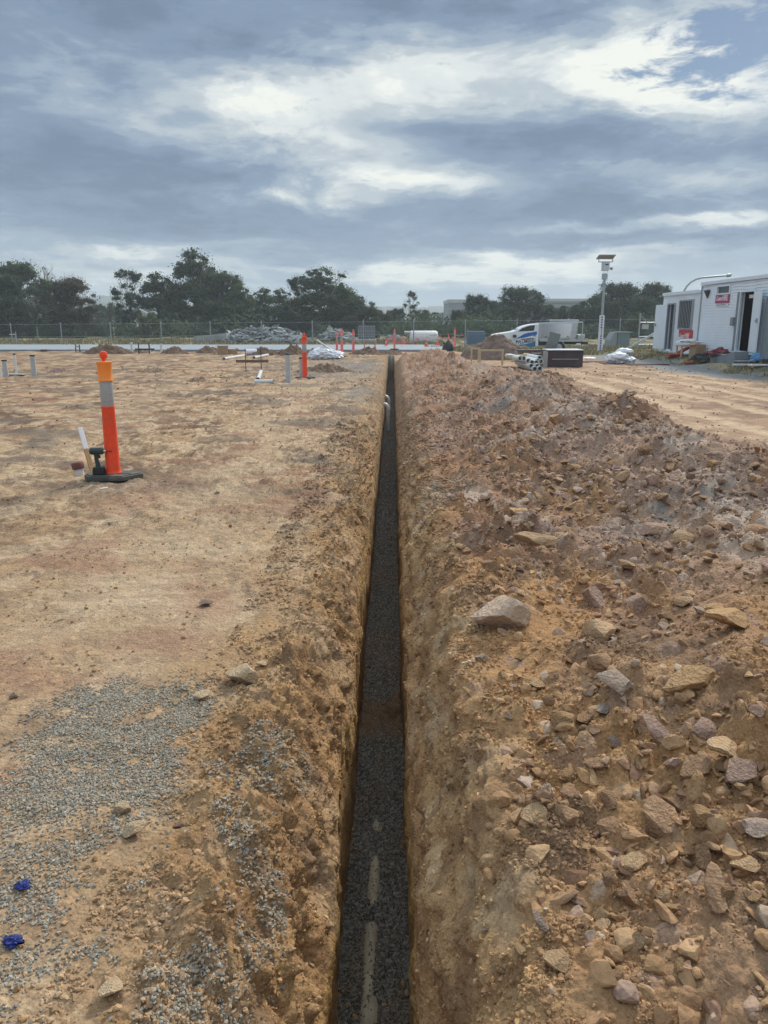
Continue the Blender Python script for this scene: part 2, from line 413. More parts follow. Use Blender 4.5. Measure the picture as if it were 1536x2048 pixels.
def zR(x, y, fine=True):
    s = np.maximum(x - edgeR(y), 0)
    near = sst(6, 2.2, y)
    z0 = -.32 - .24 * near
    W = .30 + .10 * fbm(y * .8, 0 * y + 5, 2, 100) - .04 * near
    t = np.clip(s / W, 0, 1)
    rise = (1 - (1 - t) ** 1.7)
    top = .13 + .05 * fbm(y * .5, 0 * y, 2, 101) + .13 * sst(.3, 1.8, s)
    C = np.exp(-((x - 2.5) / 1.1) ** 2) * (.19 + .16 * fbm(y * .33, x * .3, 2, 103))
    z = z0 + (top - z0) * rise + C
    for (hx, hy, sx, sy, hh) in HUMPS: z = z + hh * np.exp(-((x - hx) / sx) ** 2 - ((y - hy) / sy) ** 2)
    body = sst(.02, .5, s)
    z = z + body * (.06 * fbm(x * 1.3, y * 1.1, 3, 106) + .06 * fbm(x * 3.2, y * 2.6, 4, 110) * (.5 + .5 * sst(3, 6, y)) - .05 * np.abs(fbm(x * 1.9, y * 1.5, 4, 112)) * sst(4, 7, y)) + .02 * sst(0, .15, s) * fbm(x * 5, y * 9, 4, 114)
    if fine:
        rub = body * sst(-.35, .25, fbm(x * .9, y * .8, 2, 120) + .25 * sst(.6, 1.2, x) - .1)
        p1, _ = pebbles(x, y, .26, .36, 121, .75); p2, _ = pebbles(x, y, .12, .6, 122, .9); p3, _ = pebbles(x, y, .05, .55, 123, .9); p4, _ = pebbles(x, y, .024, .6, 124, 1.0)
        z = z + rub * (p1 * .95 + p2 * 1.1) + (.35 + .65 * rub) * sst(.02, .1, s) * (p3 * .9 + p4 * .9)
    Fh = heapF(x, y)
    return z * Fh + flatR(x, y) * (1 - Fh)
def ground_z(x, y, fine=True):
    x = arr(x).astype(float); y = arr(y).astype(float); x, y = np.broadcast_arrays(x, y)
    eL = edgeL(y); eR = edgeR(y)
    z = np.full(x.shape, ZF)
    a = x < eL
    if a.any(): z[a] = zL(x[a], y[a], fine)
    a = x > eR
    if a.any(): z[a] = zR(x[a], y[a], fine)
    return z
def hz_(x, y, fine=False): return float(ground_z(x, y, fine)[0])
def GT(px, py):                               # point of the terrain seen there
    z = 0.0
    for i in range(12):
        p = G(px, py, z); z = .5 * z + .5 * hz_(p.x, p.y)
    p = G(px, py, z); return Vector((p.x, p.y, hz_(p.x, p.y)))

def spaced(a, b, s0, k, x0=0):
    out = [a]
    while out[-1] < b: out.append(out[-1] + max(s0, k * abs(out[-1] - x0)))
    return out
rows = [-40, -20, -10, -6, -4, -3, -2, -1.2, -.6, -.2, .1, .3, .5, .62, .74, .84, .92]
r_ = spaced(.98, 36, .0052, .0042); rows += r_
r2 = spaced(r_[-1], 62, .1, .009); rows += r2[1:]
r3 = spaced(r2[-1], 2600, .1, .06); rows += r3[1:]
rows = np.array(rows); nr = len(rows)
sL = spaced(0, .12, .004, 0)[:-1]; sL = sL + spaced(sL[-1] + .005, 4, .005, .0068)
sL = sL + spaced(sL[-1] * 1.012, 60, .05, .013); sL = sL + spaced(sL[-1] * 1.08, 2500, 1, .16)
sR = spaced(0, .4, .0045, 0)[:-1]; sR = sR + spaced(sR[-1] + .005, 5, .0055, .0062)
sR = sR + spaced(sR[-1] * 1.012, 60, .05, .012); sR = sR + spaced(sR[-1] * 1.08, 2500, 1, .16)
sL = np.array(sL); sR = np.array(sR)
NW = 46; NFl = 22
print('grid', nr, len(sL), len(sR))
Yg = rows[:, None]
eL = edgeL(rows)[:, None]; eR = edgeR(rows)[:, None]
XL = eL - sL[None, :]; YL = np.broadcast_to(Yg, XL.shape)
XR = eR + sR[None, :]; YR = np.broadcast_to(Yg, XR.shape)
# a spoil heap and lip only while the trench lasts; the trench is cut straight through the whole site
TE = 36.0
open_ = sst(TE + .4, TE - .4, rows)[:, None] * sst(-9, -5, rows)[:, None]
ZLg = zL(XL, YL); ZRg = zR(XR, YR)
sl_ = np.broadcast_to(sL[None, :], XL.shape); bl_ = sst(.55, .1, sl_) * sst(0, .03, sl_) * sst(30, 10, YL)
XL = XL + bl_ * (.035 * fbm(YL * 7, ZLg * 9, 4, 250) + .02 * np.abs(fbm(YL * 16, ZLg * 18, 3, 255)))
sr_ = np.broadcast_to(sR[None, :], XR.shape); bl_ = sst(.6, .2, sr_) * sst(0, .03, sr_) * sst(30, 10, YR)
pz, _ = pebbles(YR, ZRg * 1.3, .09, .35, 262, .9); pz2, _ = pebbles(YR, ZRg * 1.3, .035, .5, 263, 1.0)
XR = XR - bl_ * (.045 * fbm(YR * 4, ZRg * 6, 5, 260) + .6 * pz + .7 * pz2)
far = sst(60, 120, YL); ZLg = ZLg * (1 - far); ZRg = ZRg * (1 - sst(60, 120, YR))
ZLg = np.where(open_ < .99, ZLg * open_ + flatL(XL, YL) * (1 - far) * (1 - open_), ZLg)
zflo = ZF * open_ + (ZLg[:, :1] * .5 + ZRg[:, :1] * .5) * (1 - open_)
def wall(xe, ze, xb, sgn, seed):
    t = np.linspace(0, 1, NW + 2)[1:-1][None, :]
    zb = zflo
    z = ze + (zb - ze) * t
    x = xe + (xb - xe) * t
    env = np.sin(PI * t) ** .25
    yy = np.broadcast_to(Yg, z.shape)
    d = .020 * fbm(yy * 1.6, z * 2.2, 3, seed) + .014 * fbm(yy * 9 + z * 2, z * 2.5, 4, seed + 4) + .006 * np.abs(fbm(yy * 20, z * 14, 2, seed + 8))
    pt, _ = pebbles(yy, z, .07, .25, seed + 9, .5)
    upper = sst(.55, 0, t)
    d = d * (.8 + 1.1 * upper) - pt * .9 * (.2 + upper)
    return x + sgn * env * d * open_, z
xbL = -.212 + .010 * fbm(rows * .9, rows * 0 + 4, 2, 200)[:, None]; xbR = .074 + .010 * fbm(rows * .8, rows * 0 + 8, 2, 201)[:, None]
XWL, ZWL = wall(eL, ZLg[:, :1], xbL, -1, 210); XWR, ZWR = wall(eR, ZRg[:, :1], xbR, 1, 230)
tf = np.linspace(0, 1, NFl)[None, :]
XF = xbL + (xbR - xbL) * tf; YF = np.broadcast_to(Yg, XF.shape)
# fallen earth bars in the trench bottom and uneven bedding
bar = .10 * np.exp(-((YF - 4.75 + .12 * fbm(XF * 7, YF * 5, 3, 239)) / .12) ** 2) * (.8 + .6 * fbm(XF * 12, YF * 12, 3, 240)) + .05 * np.exp(-((YF - 10.5) / .3) ** 2)
ZFg = zflo + (.012 * fbm(XF * 6, YF * 3, 4, 241) + .006 * fbm(XF * 30, YF * 30, 3, 245) + bar) * open_ * sst(0, .06, tf) * sst(1, .94, tf) + 0 * XF
X = np.hstack([XL[:, ::-1], XWL, XF, XWR[:, ::-1], XR]); Y = np.broadcast_to(Yg, X.shape)
Z = np.hstack([ZLg[:, ::-1], ZWL, ZFg, ZWR[:, ::-1], ZRg])
nc = X.shape[1]; cL = len(sL); cF = cL + NW; cW = cF + NFl; cR = cW + NW

def C3(*c): return np.array(c, float)
TAN = C3(.43, .288, .168); TANP = C3(.55, .41, .27); BRN = C3(.205, .135, .092); OCH = C3(.43, .265, .13); OCH2 = C3(.33, .195, .095)
PUR = C3(.35, .25, .20); PAL = C3(.52, .44, .37); GRY = C3(.275, .265, .24); GRS = C3(.115, .11, .06); DMP = C3(.10, .078, .06); RED = C3(.30, .15, .10)
def mixv(a, b, m): return a + (b - a) * m[..., None]
def soilcolL(x, y):
    c = np.broadcast_to(TAN, x.shape + (3,)) * 1.0
    c = mixv(c, BRN, .68 * sst(-.15, .4, fbm(x * .5, y * .45, 7, 300, .62)) * sst(3.0, 6.5, y))
    c = mixv(c, TANP, .75 * sst(.0, .5, fbm(x * 1.5, y * 1.3, 7, 304, .68)) * (1 - .3 * sst(10, 30, y)))
    c = mixv(c, BRN * .82, .92 * sst(.05, .40, fbm(x * 1.2, y * 1.1, 7, 308, .68)) * sst(3.5, 8, y))
    c = mixv(c, BRN, .5 * sst(.0, .4, fbm(x * 6, y * 6, 5, 312, .7)))
    c = mixv(c, BRN * .8, .55 * sst(.15, .45, fbm(x * 16, y * 14, 4, 313)) * (.4 + .6 * sst(-.2, .4, fbm(x * .9, y * .9, 3, 314))))
    wt_ = np.exp(-((x + 1.25 + .05 * y) / .55) ** 2) + .7 * np.exp(-((x + 3.1 + .12 * y) / .45) ** 2)
    wt_ = wt_ * (.7 + .5 * fbm(x * 3, y * 2, 3, 317)) * sst(2.2, 4, y) * sst(34, 24, y)
    c = mixv(c, TANP * .97, np.clip(.75 * wt_, 0, .85))
    c = mixv(c, BRN, .25 * np.clip(wt_, 0, 1) * (np.sin(y * 38 + 2 * fbm(x * 2, y * 2, 2, 318)) > .35) * sst(14, 9, y))
    c = mixv(c, RED, .42 * sst(.1, .5, fbm(x * .8, y * 1.0, 3, 316)))
    c = mixv(c, TANP, .8 * sst(.25, .6, fbm(x * 3.2, y * 2.6, 6, 319, .68)) * sst(5, 9, y))
    c = mixv(c, C3(.15, .125, .105), .6 * sst(.22, .5, fbm(x * .6, y * .8, 3, 322)) * sst(5, 9, y))
    # grey crushed rock tracked over the ground near the far end and beside the cut
    g = np.exp(-((x + 1.2) / 2.0) ** 2 - ((y - 27) / 5) ** 2) + np.exp(-((x + .6) / .6) ** 2 - ((y - 17) / 2.2) ** 2) * .9 + np.exp(-((x + .42) / .16) ** 2 - ((y - 7.6) / .8) ** 2) * .9
    c = mixv(c, GRY * .8, np.clip(g * (.8 + .8 * fbm(x * 2, y * 2, 3, 330)), 0, .85))
    return c
cl_ = soilcolL(XL, YL)
sLb = np.broadcast_to(sL[None, :], XL.shape)
lipm = sst(lipW(YL) * 1.4 + .45, lipW(YL) * .7, sLb + .22 * fbm(XL * 3, YL * 2, 3, 340))
nearm = 1 - .55 * sst(6, 14, YL)
oc = mixv(np.broadcast_to(OCH, XL.shape + (3,)) * 1.0, OCH2, sst(-.3, .4, fbm(XL * 4, YL * 4, 4, 344)))
oc = mixv(oc, TAN, .8 * sst(.0, .45, fbm(XL * 2.2, YL * 2.2, 3, 348)))
oc = mixv(oc, BRN, .5 * sst(.1, .5, fbm(XL * 9, YL * 9, 3, 350)))
cl_ = mixv(cl_, oc.reshape(cl_.shape), lipm * nearm)
_, idp = pebbles(XL, YL, .03, .45, 71); cl_ = cl_ * (.90 + .28 * idp[..., None])
# grass beyond the slab
gr = sst(50.3, 51.2, YL + .8 * fbm(XL * .3, YL * .3, 2, 352)); gcol = mixv(np.broadcast_to(GRS, XL.shape + (3,)) * 1.0, C3(.34, .30, .17), sst(-.2, .5, fbm(XL * .25, YL * .12, 4, 353)))
cl_ = mixv(cl_, gcol, gr)
# right side
c = np.broadcast_to(C3(.36, .235, .155), XR.shape + (3,)) * 1.0
c = mixv(c, BRN, .55 * sst(-.1, .45, fbm(XR * .5, YR * .5, 5, 360)))
c = mixv(c, BRN * .9, .5 * sst(.1, .45, fbm(XR * 2.2, YR * 2.0, 5, 362)))
c = mixv(c, TANP, .6 * sst(.0, .45, fbm(XR * 1.6, YR * 1.4, 7, 364, .68)))
c = mixv(c, BRN, .35 * sst(.1, .5, fbm(XR * 5, YR * 9, 4, 366)))
c = mixv(c, TANP * 1.05, .8 * trackmask(XR, YR) * (.55 + .45 * sst(-.1, .3, fbm(XR * 3, YR * 9, 3, 368))))
gro = sst(8.5, 9.2, XR - np.clip(24 - YR, 0, 8) * .34 + .35 * fbm(XR * .8, YR * .8, 3, 370)) * sst(40, 37, YR)
c = mixv(c, C3(.20, .215, .22), gro * .95)
gras = sst(10.3, 10.9, XR + .35 * fbm(XR * 1.2, YR * 1.2, 3, 372)) * sst(12, 16, YR)
gras = np.maximum(gras, sst(36.5, 38.5, YR + 1.0 * fbm(XR * .4, YR * .4, 3, 373)) * sst(5.5, 7, XR))
gras = np.maximum(gras, sst(44, 46, YR + 1.0 * fbm(XR * .4, YR * .4, 3, 373)))
gcol = mixv(np.broadcast_to(GRS, XR.shape + (3,)) * 1.0, C3(.33, .28, .17), sst(-.2, .4, fbm(XR * .5, YR * .4, 4, 374)))
gcol = mixv(gcol, BRN, .6 * sst(.05, .5, fbm(XR * 1.5, YR * 1.5, 3, 376)) * sst(38, 34, YR))
c = mixv(c, gcol, gras)
Hm = heapF(XR, YR)
hc = mixv(np.broadcast_to(C3(.29, .17, .105), XR.shape + (3,)) * 1.0, C3(.37, .21, .10), sst(-.3, .4, fbm(XR * .9, YR * .7, 4, 380)) * sst(9, 5, YR))
hc = mixv(hc, C3(.39, .235, .115), .65 * sst(3.4, 2.2, YR))
hc = mixv(hc, C3(.17, .11, .075), .65 * sst(.0, .5, fbm(XR * 2.2, YR * 1.8, 4, 384)))
hc = mixv(hc, PUR * .95, .62 * (1 - .7 * sst(4.2, 3, YR)) * (1 - .35 * sst(6, 10, YR)) * np.clip(sst(-.05, .4, fbm(XR * .8, YR * .55, 4, 388) + .45 * np.exp(-((XR - 2.4) / .8) ** 2) - .12), 0, 1))
hc = mixv(hc, PAL * .92, .5 * (1 - .7 * sst(4.2, 3, YR)) * (1 - .4 * sst(6, 10, YR)) * np.clip(sst(.0, .4, fbm(XR * 1.7, YR * 1.2, 4, 392) - .38 + .5 * np.exp(-((XR - 2.3) / .55) ** 2)), 0, 1))
hc = mixv(hc, GRY * .95, .85 * np.clip(np.exp(-((XR - 1.85) / .35) ** 2 - ((YR - 5.0) / .55) ** 2) + np.exp(-((XR - .38) / .14) ** 2 - ((YR - 6.6) / .5) ** 2) + np.exp(-((XR - 1.6) / .3) ** 2 - ((YR - 11.6) / .6) ** 2), 0, 1) * sst(-.2, .3, fbm(XR * 5, YR * 5, 3, 396)))
bank = sst(.42, .12, np.broadcast_to(sR[None, :], XR.shape) + .12 * fbm(XR * 2, YR * 1.5, 3, 398))
bc = mixv(np.broadcast_to(C3(.42, .265, .135), XR.shape + (3,)) * 1.0, C3(.26, .155, .08), sst(-.2, .4, fbm(ZRg * 7 + XR * 3, YR * 5, 5, 400)))
bc = mixv(bc, C3(.50, .38, .24), .5 * sst(.1, .5, fbm(ZRg * 4, YR * 3, 4, 404)))
bc = mixv(bc, C3(.30, .20, .14), .6 * sst(6, 11, YR)); hc = mixv(hc, bc, bank)
_, i1 = pebbles(XR, YR, .26, .30, 121); _, i2 = pebbles(XR, YR, .12, .45, 122); _, i3 = pebbles(XR, YR, .05, .55, 123)
hc = hc * (.84 + .30 * np.where(i1 > 0, i1, .5) * .5 + .30 * np.where(i2 > 0, i2, .5) * .5 + .22 * i3)[..., None]
hc = mixv(hc, PUR * 1.05, .4 * (i2 > .8) * (1 - bank)); hc = mixv(hc, PAL, .5 * (i3 > .94) * (1 - bank))
cr_ = mixv(c, hc, sst(.05, .4, Hm))
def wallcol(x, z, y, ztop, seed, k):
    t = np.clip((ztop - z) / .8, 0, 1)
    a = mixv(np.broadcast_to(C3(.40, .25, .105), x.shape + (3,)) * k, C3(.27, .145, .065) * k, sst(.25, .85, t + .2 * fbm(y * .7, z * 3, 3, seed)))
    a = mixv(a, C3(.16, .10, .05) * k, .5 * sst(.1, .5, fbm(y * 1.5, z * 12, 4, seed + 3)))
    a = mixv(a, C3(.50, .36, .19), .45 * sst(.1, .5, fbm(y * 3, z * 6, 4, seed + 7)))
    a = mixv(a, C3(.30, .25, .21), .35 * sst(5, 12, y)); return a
YW = np.broadcast_to(Yg, XWL.shape)
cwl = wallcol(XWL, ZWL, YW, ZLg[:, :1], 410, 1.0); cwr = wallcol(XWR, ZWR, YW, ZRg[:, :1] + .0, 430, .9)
cf = mixv(np.broadcast_to(C3(.10, .085, .068), XF.shape + (3,)) * 1.0, C3(.24, .23, .21), sst(-.2, .3, fbm(XF * 60, YF * 60, 2, 440)))
cf = mixv(cf, C3(.22, .14, .08), .9 * np.clip(np.exp(-((YF - 4.7) / .22) ** 2) * 1.3 + .5 * sst(.1, .5, fbm(XF * 4, YF * 1.5, 3, 444)), 0, 1))
T = np.concatenate([cl_[:, ::-1], cwl, cf, cwr[:, ::-1], cr_], axis=1)
V = np.stack([X, Y, Z], -1).reshape(-1, 3); T = np.clip(T.reshape(-1, 3), .01, .9)
ii = np.arange((nr) * nc).reshape(nr, nc)
quads = np.stack([ii[:-1, :-1], ii[:-1, 1:], ii[1:, 1:], ii[1:, :-1]], -1)
colid = np.broadcast_to(np.arange(nc - 1)[None, :], quads.shape[:2]); rowy = np.broadcast_to(rows[:-1, None], quads.shape[:2])
inT = (rowy < TE + .4) & (rowy > -9)
m_floor = (colid >= cF - 1) & (colid < cW) & inT
m_wall = (colid >= cL - 1) & (colid < cR) & ~m_floor & inT
sidx = np.clip(colid - cR, 0, len(sR) - 1)
Hq = np.zeros(quads.shape[:2]); Hq[:, cR:] = Hm[:-1, :-1]
m_heap = (colid >= cR) & (Hq > .10)
m_grd = ~(m_floor | m_wall | m_heap)
def sub(name, m, mt):
    q = quads[m]; u, inv = np.unique(q.ravel(), return_inverse=True)
    return np_obj(name, V[u], inv.reshape(-1, 4), mt, tint=T[u], smooth=True)
tag(sub('ground', m_grd, M_SOIL), kind='structure')
tag(sub('trench_wall', m_wall, M_SOIL), kind='structure')
tag(sub('trench_floor', m_floor, M_SOIL), kind='structure')
tag(sub('spoil_heap', m_heap, M_SOIL), 'long lumpy brown and purplish heap of dug-up earth along the right of the trench', 'dirt heap')
del quads, ii, colid, rowy, Hq, T, V, X, Y, Z

_XLs, _ZLs, _XRs, _ZRs = XL.copy(), ZLg.copy(), XR.copy(), ZRg.copy()
def surf(x, y):
    x = np.asarray(x, float); y = np.asarray(y, float); z = ground_z(x, y)
    i = np.clip(np.searchsorted(rows, y), 0, nr - 1)
    for A, Zs, S, sg_, e_ in ((_XLs, _ZLs, sL, -1, eL[:, 0]), (_XRs, _ZRs, sR, 1, eR[:, 0])):
        s_ = sg_ * (x - e_[i]); m_ = s_ > -.02
        if not m_.any(): continue
        im = i[m_]; j0 = np.clip(np.searchsorted(S, s_[m_]), 0, len(S) - 1); best = np.full(len(im), 9.); bz = z[m_].copy()
        for d_ in range(-14, 15):
            j = np.clip(j0 + d_, 0, len(S) - 1); e = np.abs(A[im, j] - x[m_]); k_ = e < best; best = np.where(k_, e, best); bz = np.where(k_, Zs[im, j], bz)
        z[m_] = bz
    return z
_crumb = []
rc = np.random.RandomState(44)
for (XX, YY, ZZ, TT, S, n_, smax_) in ((XL, YL, ZLg, cl_, sL, 26000, .62), (XR, YR, ZRg, cr_, sR, 24000, .50), (XR, YR, ZRg, cr_, sR, 70000, 3.6)):
    jm = np.searchsorted(S, smax_); i0_, i1_ = np.searchsorted(rows, 1.0), np.searchsorted(rows, 12)
    ri = (i0_ + (i1_ - i0_) * rc.rand(n_) ** 1.25).astype(int); ci = (jm * rc.rand(n_) ** .8).astype(int)
    k_ = rc.rand(n_) < sst(-.45, .25, fbm(XX[ri, ci] * 5, YY[ri, ci] * 4, 3, 580))
    ri, ci = ri[k_], ci[k_]; sz = (.0028 + .0085 * rc.rand(len(ri)) ** 3.5) * (.7 + .16 * YY[ri, ci])
    _crumb.append((np.stack([XX[ri, ci], YY[ri, ci], ZZ[ri, ci] + sz * .3], 1), sz, np.clip(TT[ri, ci] * (.72 + .6 * rc.rand(len(ri))[:, None]), 0, .8)))

# ------------------------------------------------------------------ loose stones
def stone_proto(seed, sub_=2, cuts=9, elong=(1, .8, .62), rough=.04, round_=0.0, dlo=.5, dhi=.85):
    bm = bmesh.new(); bmesh.ops.create_icosphere(bm, subdivisions=sub_, radius=1)
    v = np.array([a.co[:] for a in bm.verts]); f = np.array([[a.index for a in q.verts] for q in bm.faces]); bm.free()
    r = np.random.RandomState(seed)
    for i in range(cuts):
        n = r.randn(3); n /= np.linalg.norm(n); d = r.uniform(dlo, dhi)
        k = v @ n; over = k > d; v[over] -= np.outer((k[over] - d) * (1 - round_), n)
    v += (r.rand(*v.shape) - .5) * rough
    v *= np.array(elong); v /= np.abs(v).max(); return v, f
def scatter(name, pos, size, protos, cols, m, label, cat, seed=0, tilt=1.0, smooth=False):
    r = np.random.RandomState(seed); n = len(pos); which = r.randint(0, len(protos), n); Vs = []; Fs = []; Ts = []; k = 0
    for p in range(len(protos)):
        s = which == p; q = int(s.sum())
        if not q: continue
        pv, pf = protos[p]
        a = r.rand(q) * 2 * PI; b = (r.rand(q) - .5) * 2 * tilt; g = (r.rand(q) - .5) * 2 * tilt
        ca, sa, cb, sb, cg, sg = np.cos(a), np.sin(a), np.cos(b), np.sin(b), np.cos(g), np.sin(g)
        Rz = np.zeros((q, 3, 3)); Rz[:, 0, 0] = ca; Rz[:, 0, 1] = -sa; Rz[:, 1, 0] = sa; Rz[:, 1, 1] = ca; Rz[:, 2, 2] = 1
        Rx = np.zeros((q, 3, 3)); Rx[:, 0, 0] = 1; Rx[:, 1, 1] = cb; Rx[:, 1, 2] = -sb; Rx[:, 2, 1] = sb; Rx[:, 2, 2] = cb
        Ry = np.zeros((q, 3, 3)); Ry[:, 1, 1] = 1; Ry[:, 0, 0] = cg; Ry[:, 0, 2] = sg; Ry[:, 2, 0] = -sg; Ry[:, 2, 2] = cg
        RM = Rz @ Rx @ Ry
        w = np.einsum('nij,vj->nvi', RM, pv) * size[s][:, None, None] + pos[s][:, None, :]
        Vs.append(w.reshape(-1, 3)); Fs.append((pf[None] + (np.arange(q) * len(pv))[:, None, None] + k).reshape(-1, 3)); k += q * len(pv)
        Ts.append(np.repeat(cols[s], len(pv), 0))
    o = np_obj(name, np.vstack(Vs), np.vstack(Fs), m, tint=np.vstack(Ts), smooth=smooth)
    return tag(o, label, cat, kind='stuff')
def inpoly(x, y, poly):
    c_ = np.zeros(len(x), bool); j = len(poly) - 1
    for i in range(len(poly)):
        xi, yi = poly[i]; xj, yj = poly[j]
        t = ((yi > y) != (yj > y)) & (x < (xj - xi) * (y - yi) / (yj - yi + 1e-12) + xi); c_ ^= t; j = i
    return c_
def region(pxpoly, z=0.0): return [tuple(G(a, b, z).xy) for a, b in pxpoly]
def fill(poly, n, seed, dens=None):
    r = np.random.RandomState(seed); a = np.array(poly); lo = a.min(0); hi = a.max(0)
    x = r.uniform(lo[0], hi[0], n * 4); y = r.uniform(lo[1], hi[1], n * 4); k = inpoly(x, y, poly)
    if dens is not None: k &= r.rand(len(x)) < dens(x, y)
    return x[k][:n], y[k][:n]
gp = [stone_proto(i, 1, 6, (1, .75, .6), .2, dlo=.35, dhi=.8) for i in range(8)]
RS = np.random.RandomState(11)
PX = []; PY = []; SZ = []
def patch(poly, n, seed, s0=.0062, s1=.0125, soft=.25, z=0.0):
    pw = region(poly, z); a = np.array(pw); c0 = a.mean(0); sc = np.sqrt(np.prod(a.max(0) - a.min(0)))
    r = np.random.RandomState(seed); lo = a.min(0) - .12; hi = a.max(0) + .12; x = r.uniform(lo[0], hi[0], n * 3); y = r.uniform(lo[1], hi[1], n * 3)
    wx = x + .16 * sc * fbm(x * 4, y * 4, 3, 520) + .05 * r.randn(len(x)) * sc; wy = y + .16 * sc * fbm(x * 4, y * 4, 3, 530) + .05 * r.randn(len(x)) * sc
    k = inpoly(wx, wy, pw) & (r.rand(len(x)) < sst(-.35, .25, fbm(x * 5.5, y * 5.5, 4, 500 + seed) + soft)); x, y = x[k][:n], y[k][:n]
    PX.append(x); PY.append(y); SZ.append(RS.uniform(s0, s1, len(x)) * .55)
patch([(150, 1372), (300, 1362), (425, 1378), (395, 1420), (330, 1470), (330, 1540), (280, 1590), (170, 1600), (60, 1640), (20, 1560), (60, 1470)], 9000, 1, soft=.38)
patch([(0, 1560), (60, 1600), (210, 1560), (330, 1600), (300, 1680), (150, 1720), (170, 1850), (180, 1930), (60, 2060), (-60, 2060), (-60, 1560)], 6500, 2, .0065, .013, .02)
patch([(240, 1350), (480, 1350), (440, 1500), (300, 1640), (120, 1660), (20, 1640), (60, 1440)], 2200, 3, soft=-.08)
patch([(300, 1900), (430, 1860), (520, 1950), (520, 2100), (260, 2100), (290, 1980)], 4200, 4, .0065, .0125, .22, -.06)
patch([(500, 1470), (600, 1465), (612, 1540), (590, 1560), (520, 1530)], 1500, 5, soft=.4, z=-.1)
patch([(430, 1500), (500, 1490), (560, 1550), (470, 1560), (420, 1530)], 1300, 6, soft=.25, z=-.05)
patch([(440, 1640), (510, 1640), (590, 1740), (575, 1800), (520, 1780), (440, 1700)], 2600, 7, soft=.3, z=-.15)
patch([(460, 1850), (570, 1840), (600, 1900), (560, 1990), (480, 1960)], 1800, 8, soft=.15, z=-.2)
patch([(640, 940), (700, 940), (715, 985), (670, 980)], 700, 9, .01, .016, .3)
patch([(870, 990), (930, 985), (935, 1020), (890, 1040), (850, 1060), (820, 1070)], 900, 10, .012, .018, .3, -.05)
patch([(0, 1500), (450, 1300), (560, 1400), (500, 1700), (400, 2060), (-50, 2060)], 1500, 12, .005, .011, -.3)
x = np.concatenate(PX); y = np.concatenate(PY); s = np.concatenate(SZ)
k = (x < edgeL(y) - .01) | (x > edgeR(y) + .02); x, y, s = x[k], y[k], s[k]
z = surf(x, y) + s * .35
g0 = RS.rand(len(x))[:, None]; base = C3(.325, .30, .25)[None] * (.62 + .6 * g0 ** 1.3)
base = np.where(RS.rand(len(x))[:, None] < .2, C3(.40, .31, .22)[None] * (.7 + .5 * g0), base)
scatter('gravel', np.stack([x, y, z], 1), s, gp, base, M_GRAV, 'blue-grey crushed gravel spilled in patches over the tan earth left of the trench', 'gravel', 21)
# bedding gravel in the trench
n = 26000; y = 2.0 + (RS.rand(n) ** 1.5) * 9.5; x = RS.uniform(-.21, .075, n); s = RS.uniform(.0055, .0105, n) * .62
k = (RS.rand(n) < (1 - .95 * np.exp(-((y - 4.75) / .16) ** 2))); x, y, s = x[k], y[k], s[k]
zb = ZF + .012 * fbm(x * 6, y * 3, 4, 241) + .10 * np.exp(-((y - 4.75) / .10) ** 2)
z = zb + s * .3
g0 = RS.rand(len(x))[:, None]; base = C3(.175, .15, .122)[None] * (.35 + 1.3 * g0 ** 1.8) * (1 + .9 * sst(3.2, 6, y))[:, None]  # stones darker near, lighter beyond: trench shade put into their colour
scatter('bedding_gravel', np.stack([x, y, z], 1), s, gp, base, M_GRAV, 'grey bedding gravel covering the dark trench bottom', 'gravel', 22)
# crumbs of earth over the flat ground left
n = 9000; y = 1.3 + 9 * RS.rand(n) ** 1.7; x = -.25 - RS.rand(n) ** 1.3 * (1.0 + .6 * y); s = .0035 + .010 * RS.rand(n) ** 4
k = RS.rand(n) < sst(-.3, .3, fbm(x * 1.3, y * 1.6, 3, 77)) + 1.0 * (x > -.75) * .8; x, y, s = x[k], y[k], s[k]
k = x < edgeL(y) - .02; x, y, s = x[k], y[k], s[k]
g0 = RS.rand(len(x))[:, None]; base = (TAN[None] * (1 - g0) + OCH2[None] * g0) * (.7 + .5 * RS.rand(len(x))[:, None])
scatter('earth_crumbs', np.stack([x, y, surf(x, y) + s * .3], 1), s, gp, base, M_GRAV, 'small tan crumbs of earth scattered over the ground and lip left of the trench', 'earth crumbs', 23)
# clods thrown about on the churned ground farther off
n = 9000; y = 5 + 22 * RS.rand(n) ** 1.3; x = -.4 - RS.rand(n) * (.62 * y + .6); ch = fbm(x * .6, y * 1.3, 4, 40); k = RS.rand(n) < .04 + .96 * sst(.02, .4, ch + .25 * fbm(x * 1.2, y * 1.1, 5, 308)); x, y = x[k], y[k]
s = (.003 + .0010 * y) * (.35 + 1.2 * RS.rand(len(x)) ** 3); g0 = RS.rand(len(x))[:, None]; base = (C3(.36, .25, .16)[None] * (1 - g0) + C3(.22, .145, .10)[None] * g0) * (.8 + .5 * RS.rand(len(x))[:, None])
scatter('churned_clods', np.stack([x, y, surf(x, y) + s * .25], 1), s, gp, base, M_GRAV, 'brown clods scattered over the churned ground beyond the bollard', 'earth clods', 28)
n = 7000; y = 6 + 22 * RS.rand(n); x = 3.6 + 7 * RS.rand(n); k = RS.rand(n) < .05 + .95 * np.clip(sst(.0, .4, fbm(x * 1.3, y * 1.2, 4, 586)) * .4 + np.exp(-(x - footR(y)) / .5), 0, 1); x, y = x[k], y[k]
s = (.003 + .0010 * y) * (.35 + 1.2 * RS.rand(len(x)) ** 3); g0 = RS.rand(len(x))[:, None]; base = (C3(.36, .24, .15)[None] * (1 - g0) + C3(.24, .155, .10)[None] * g0)
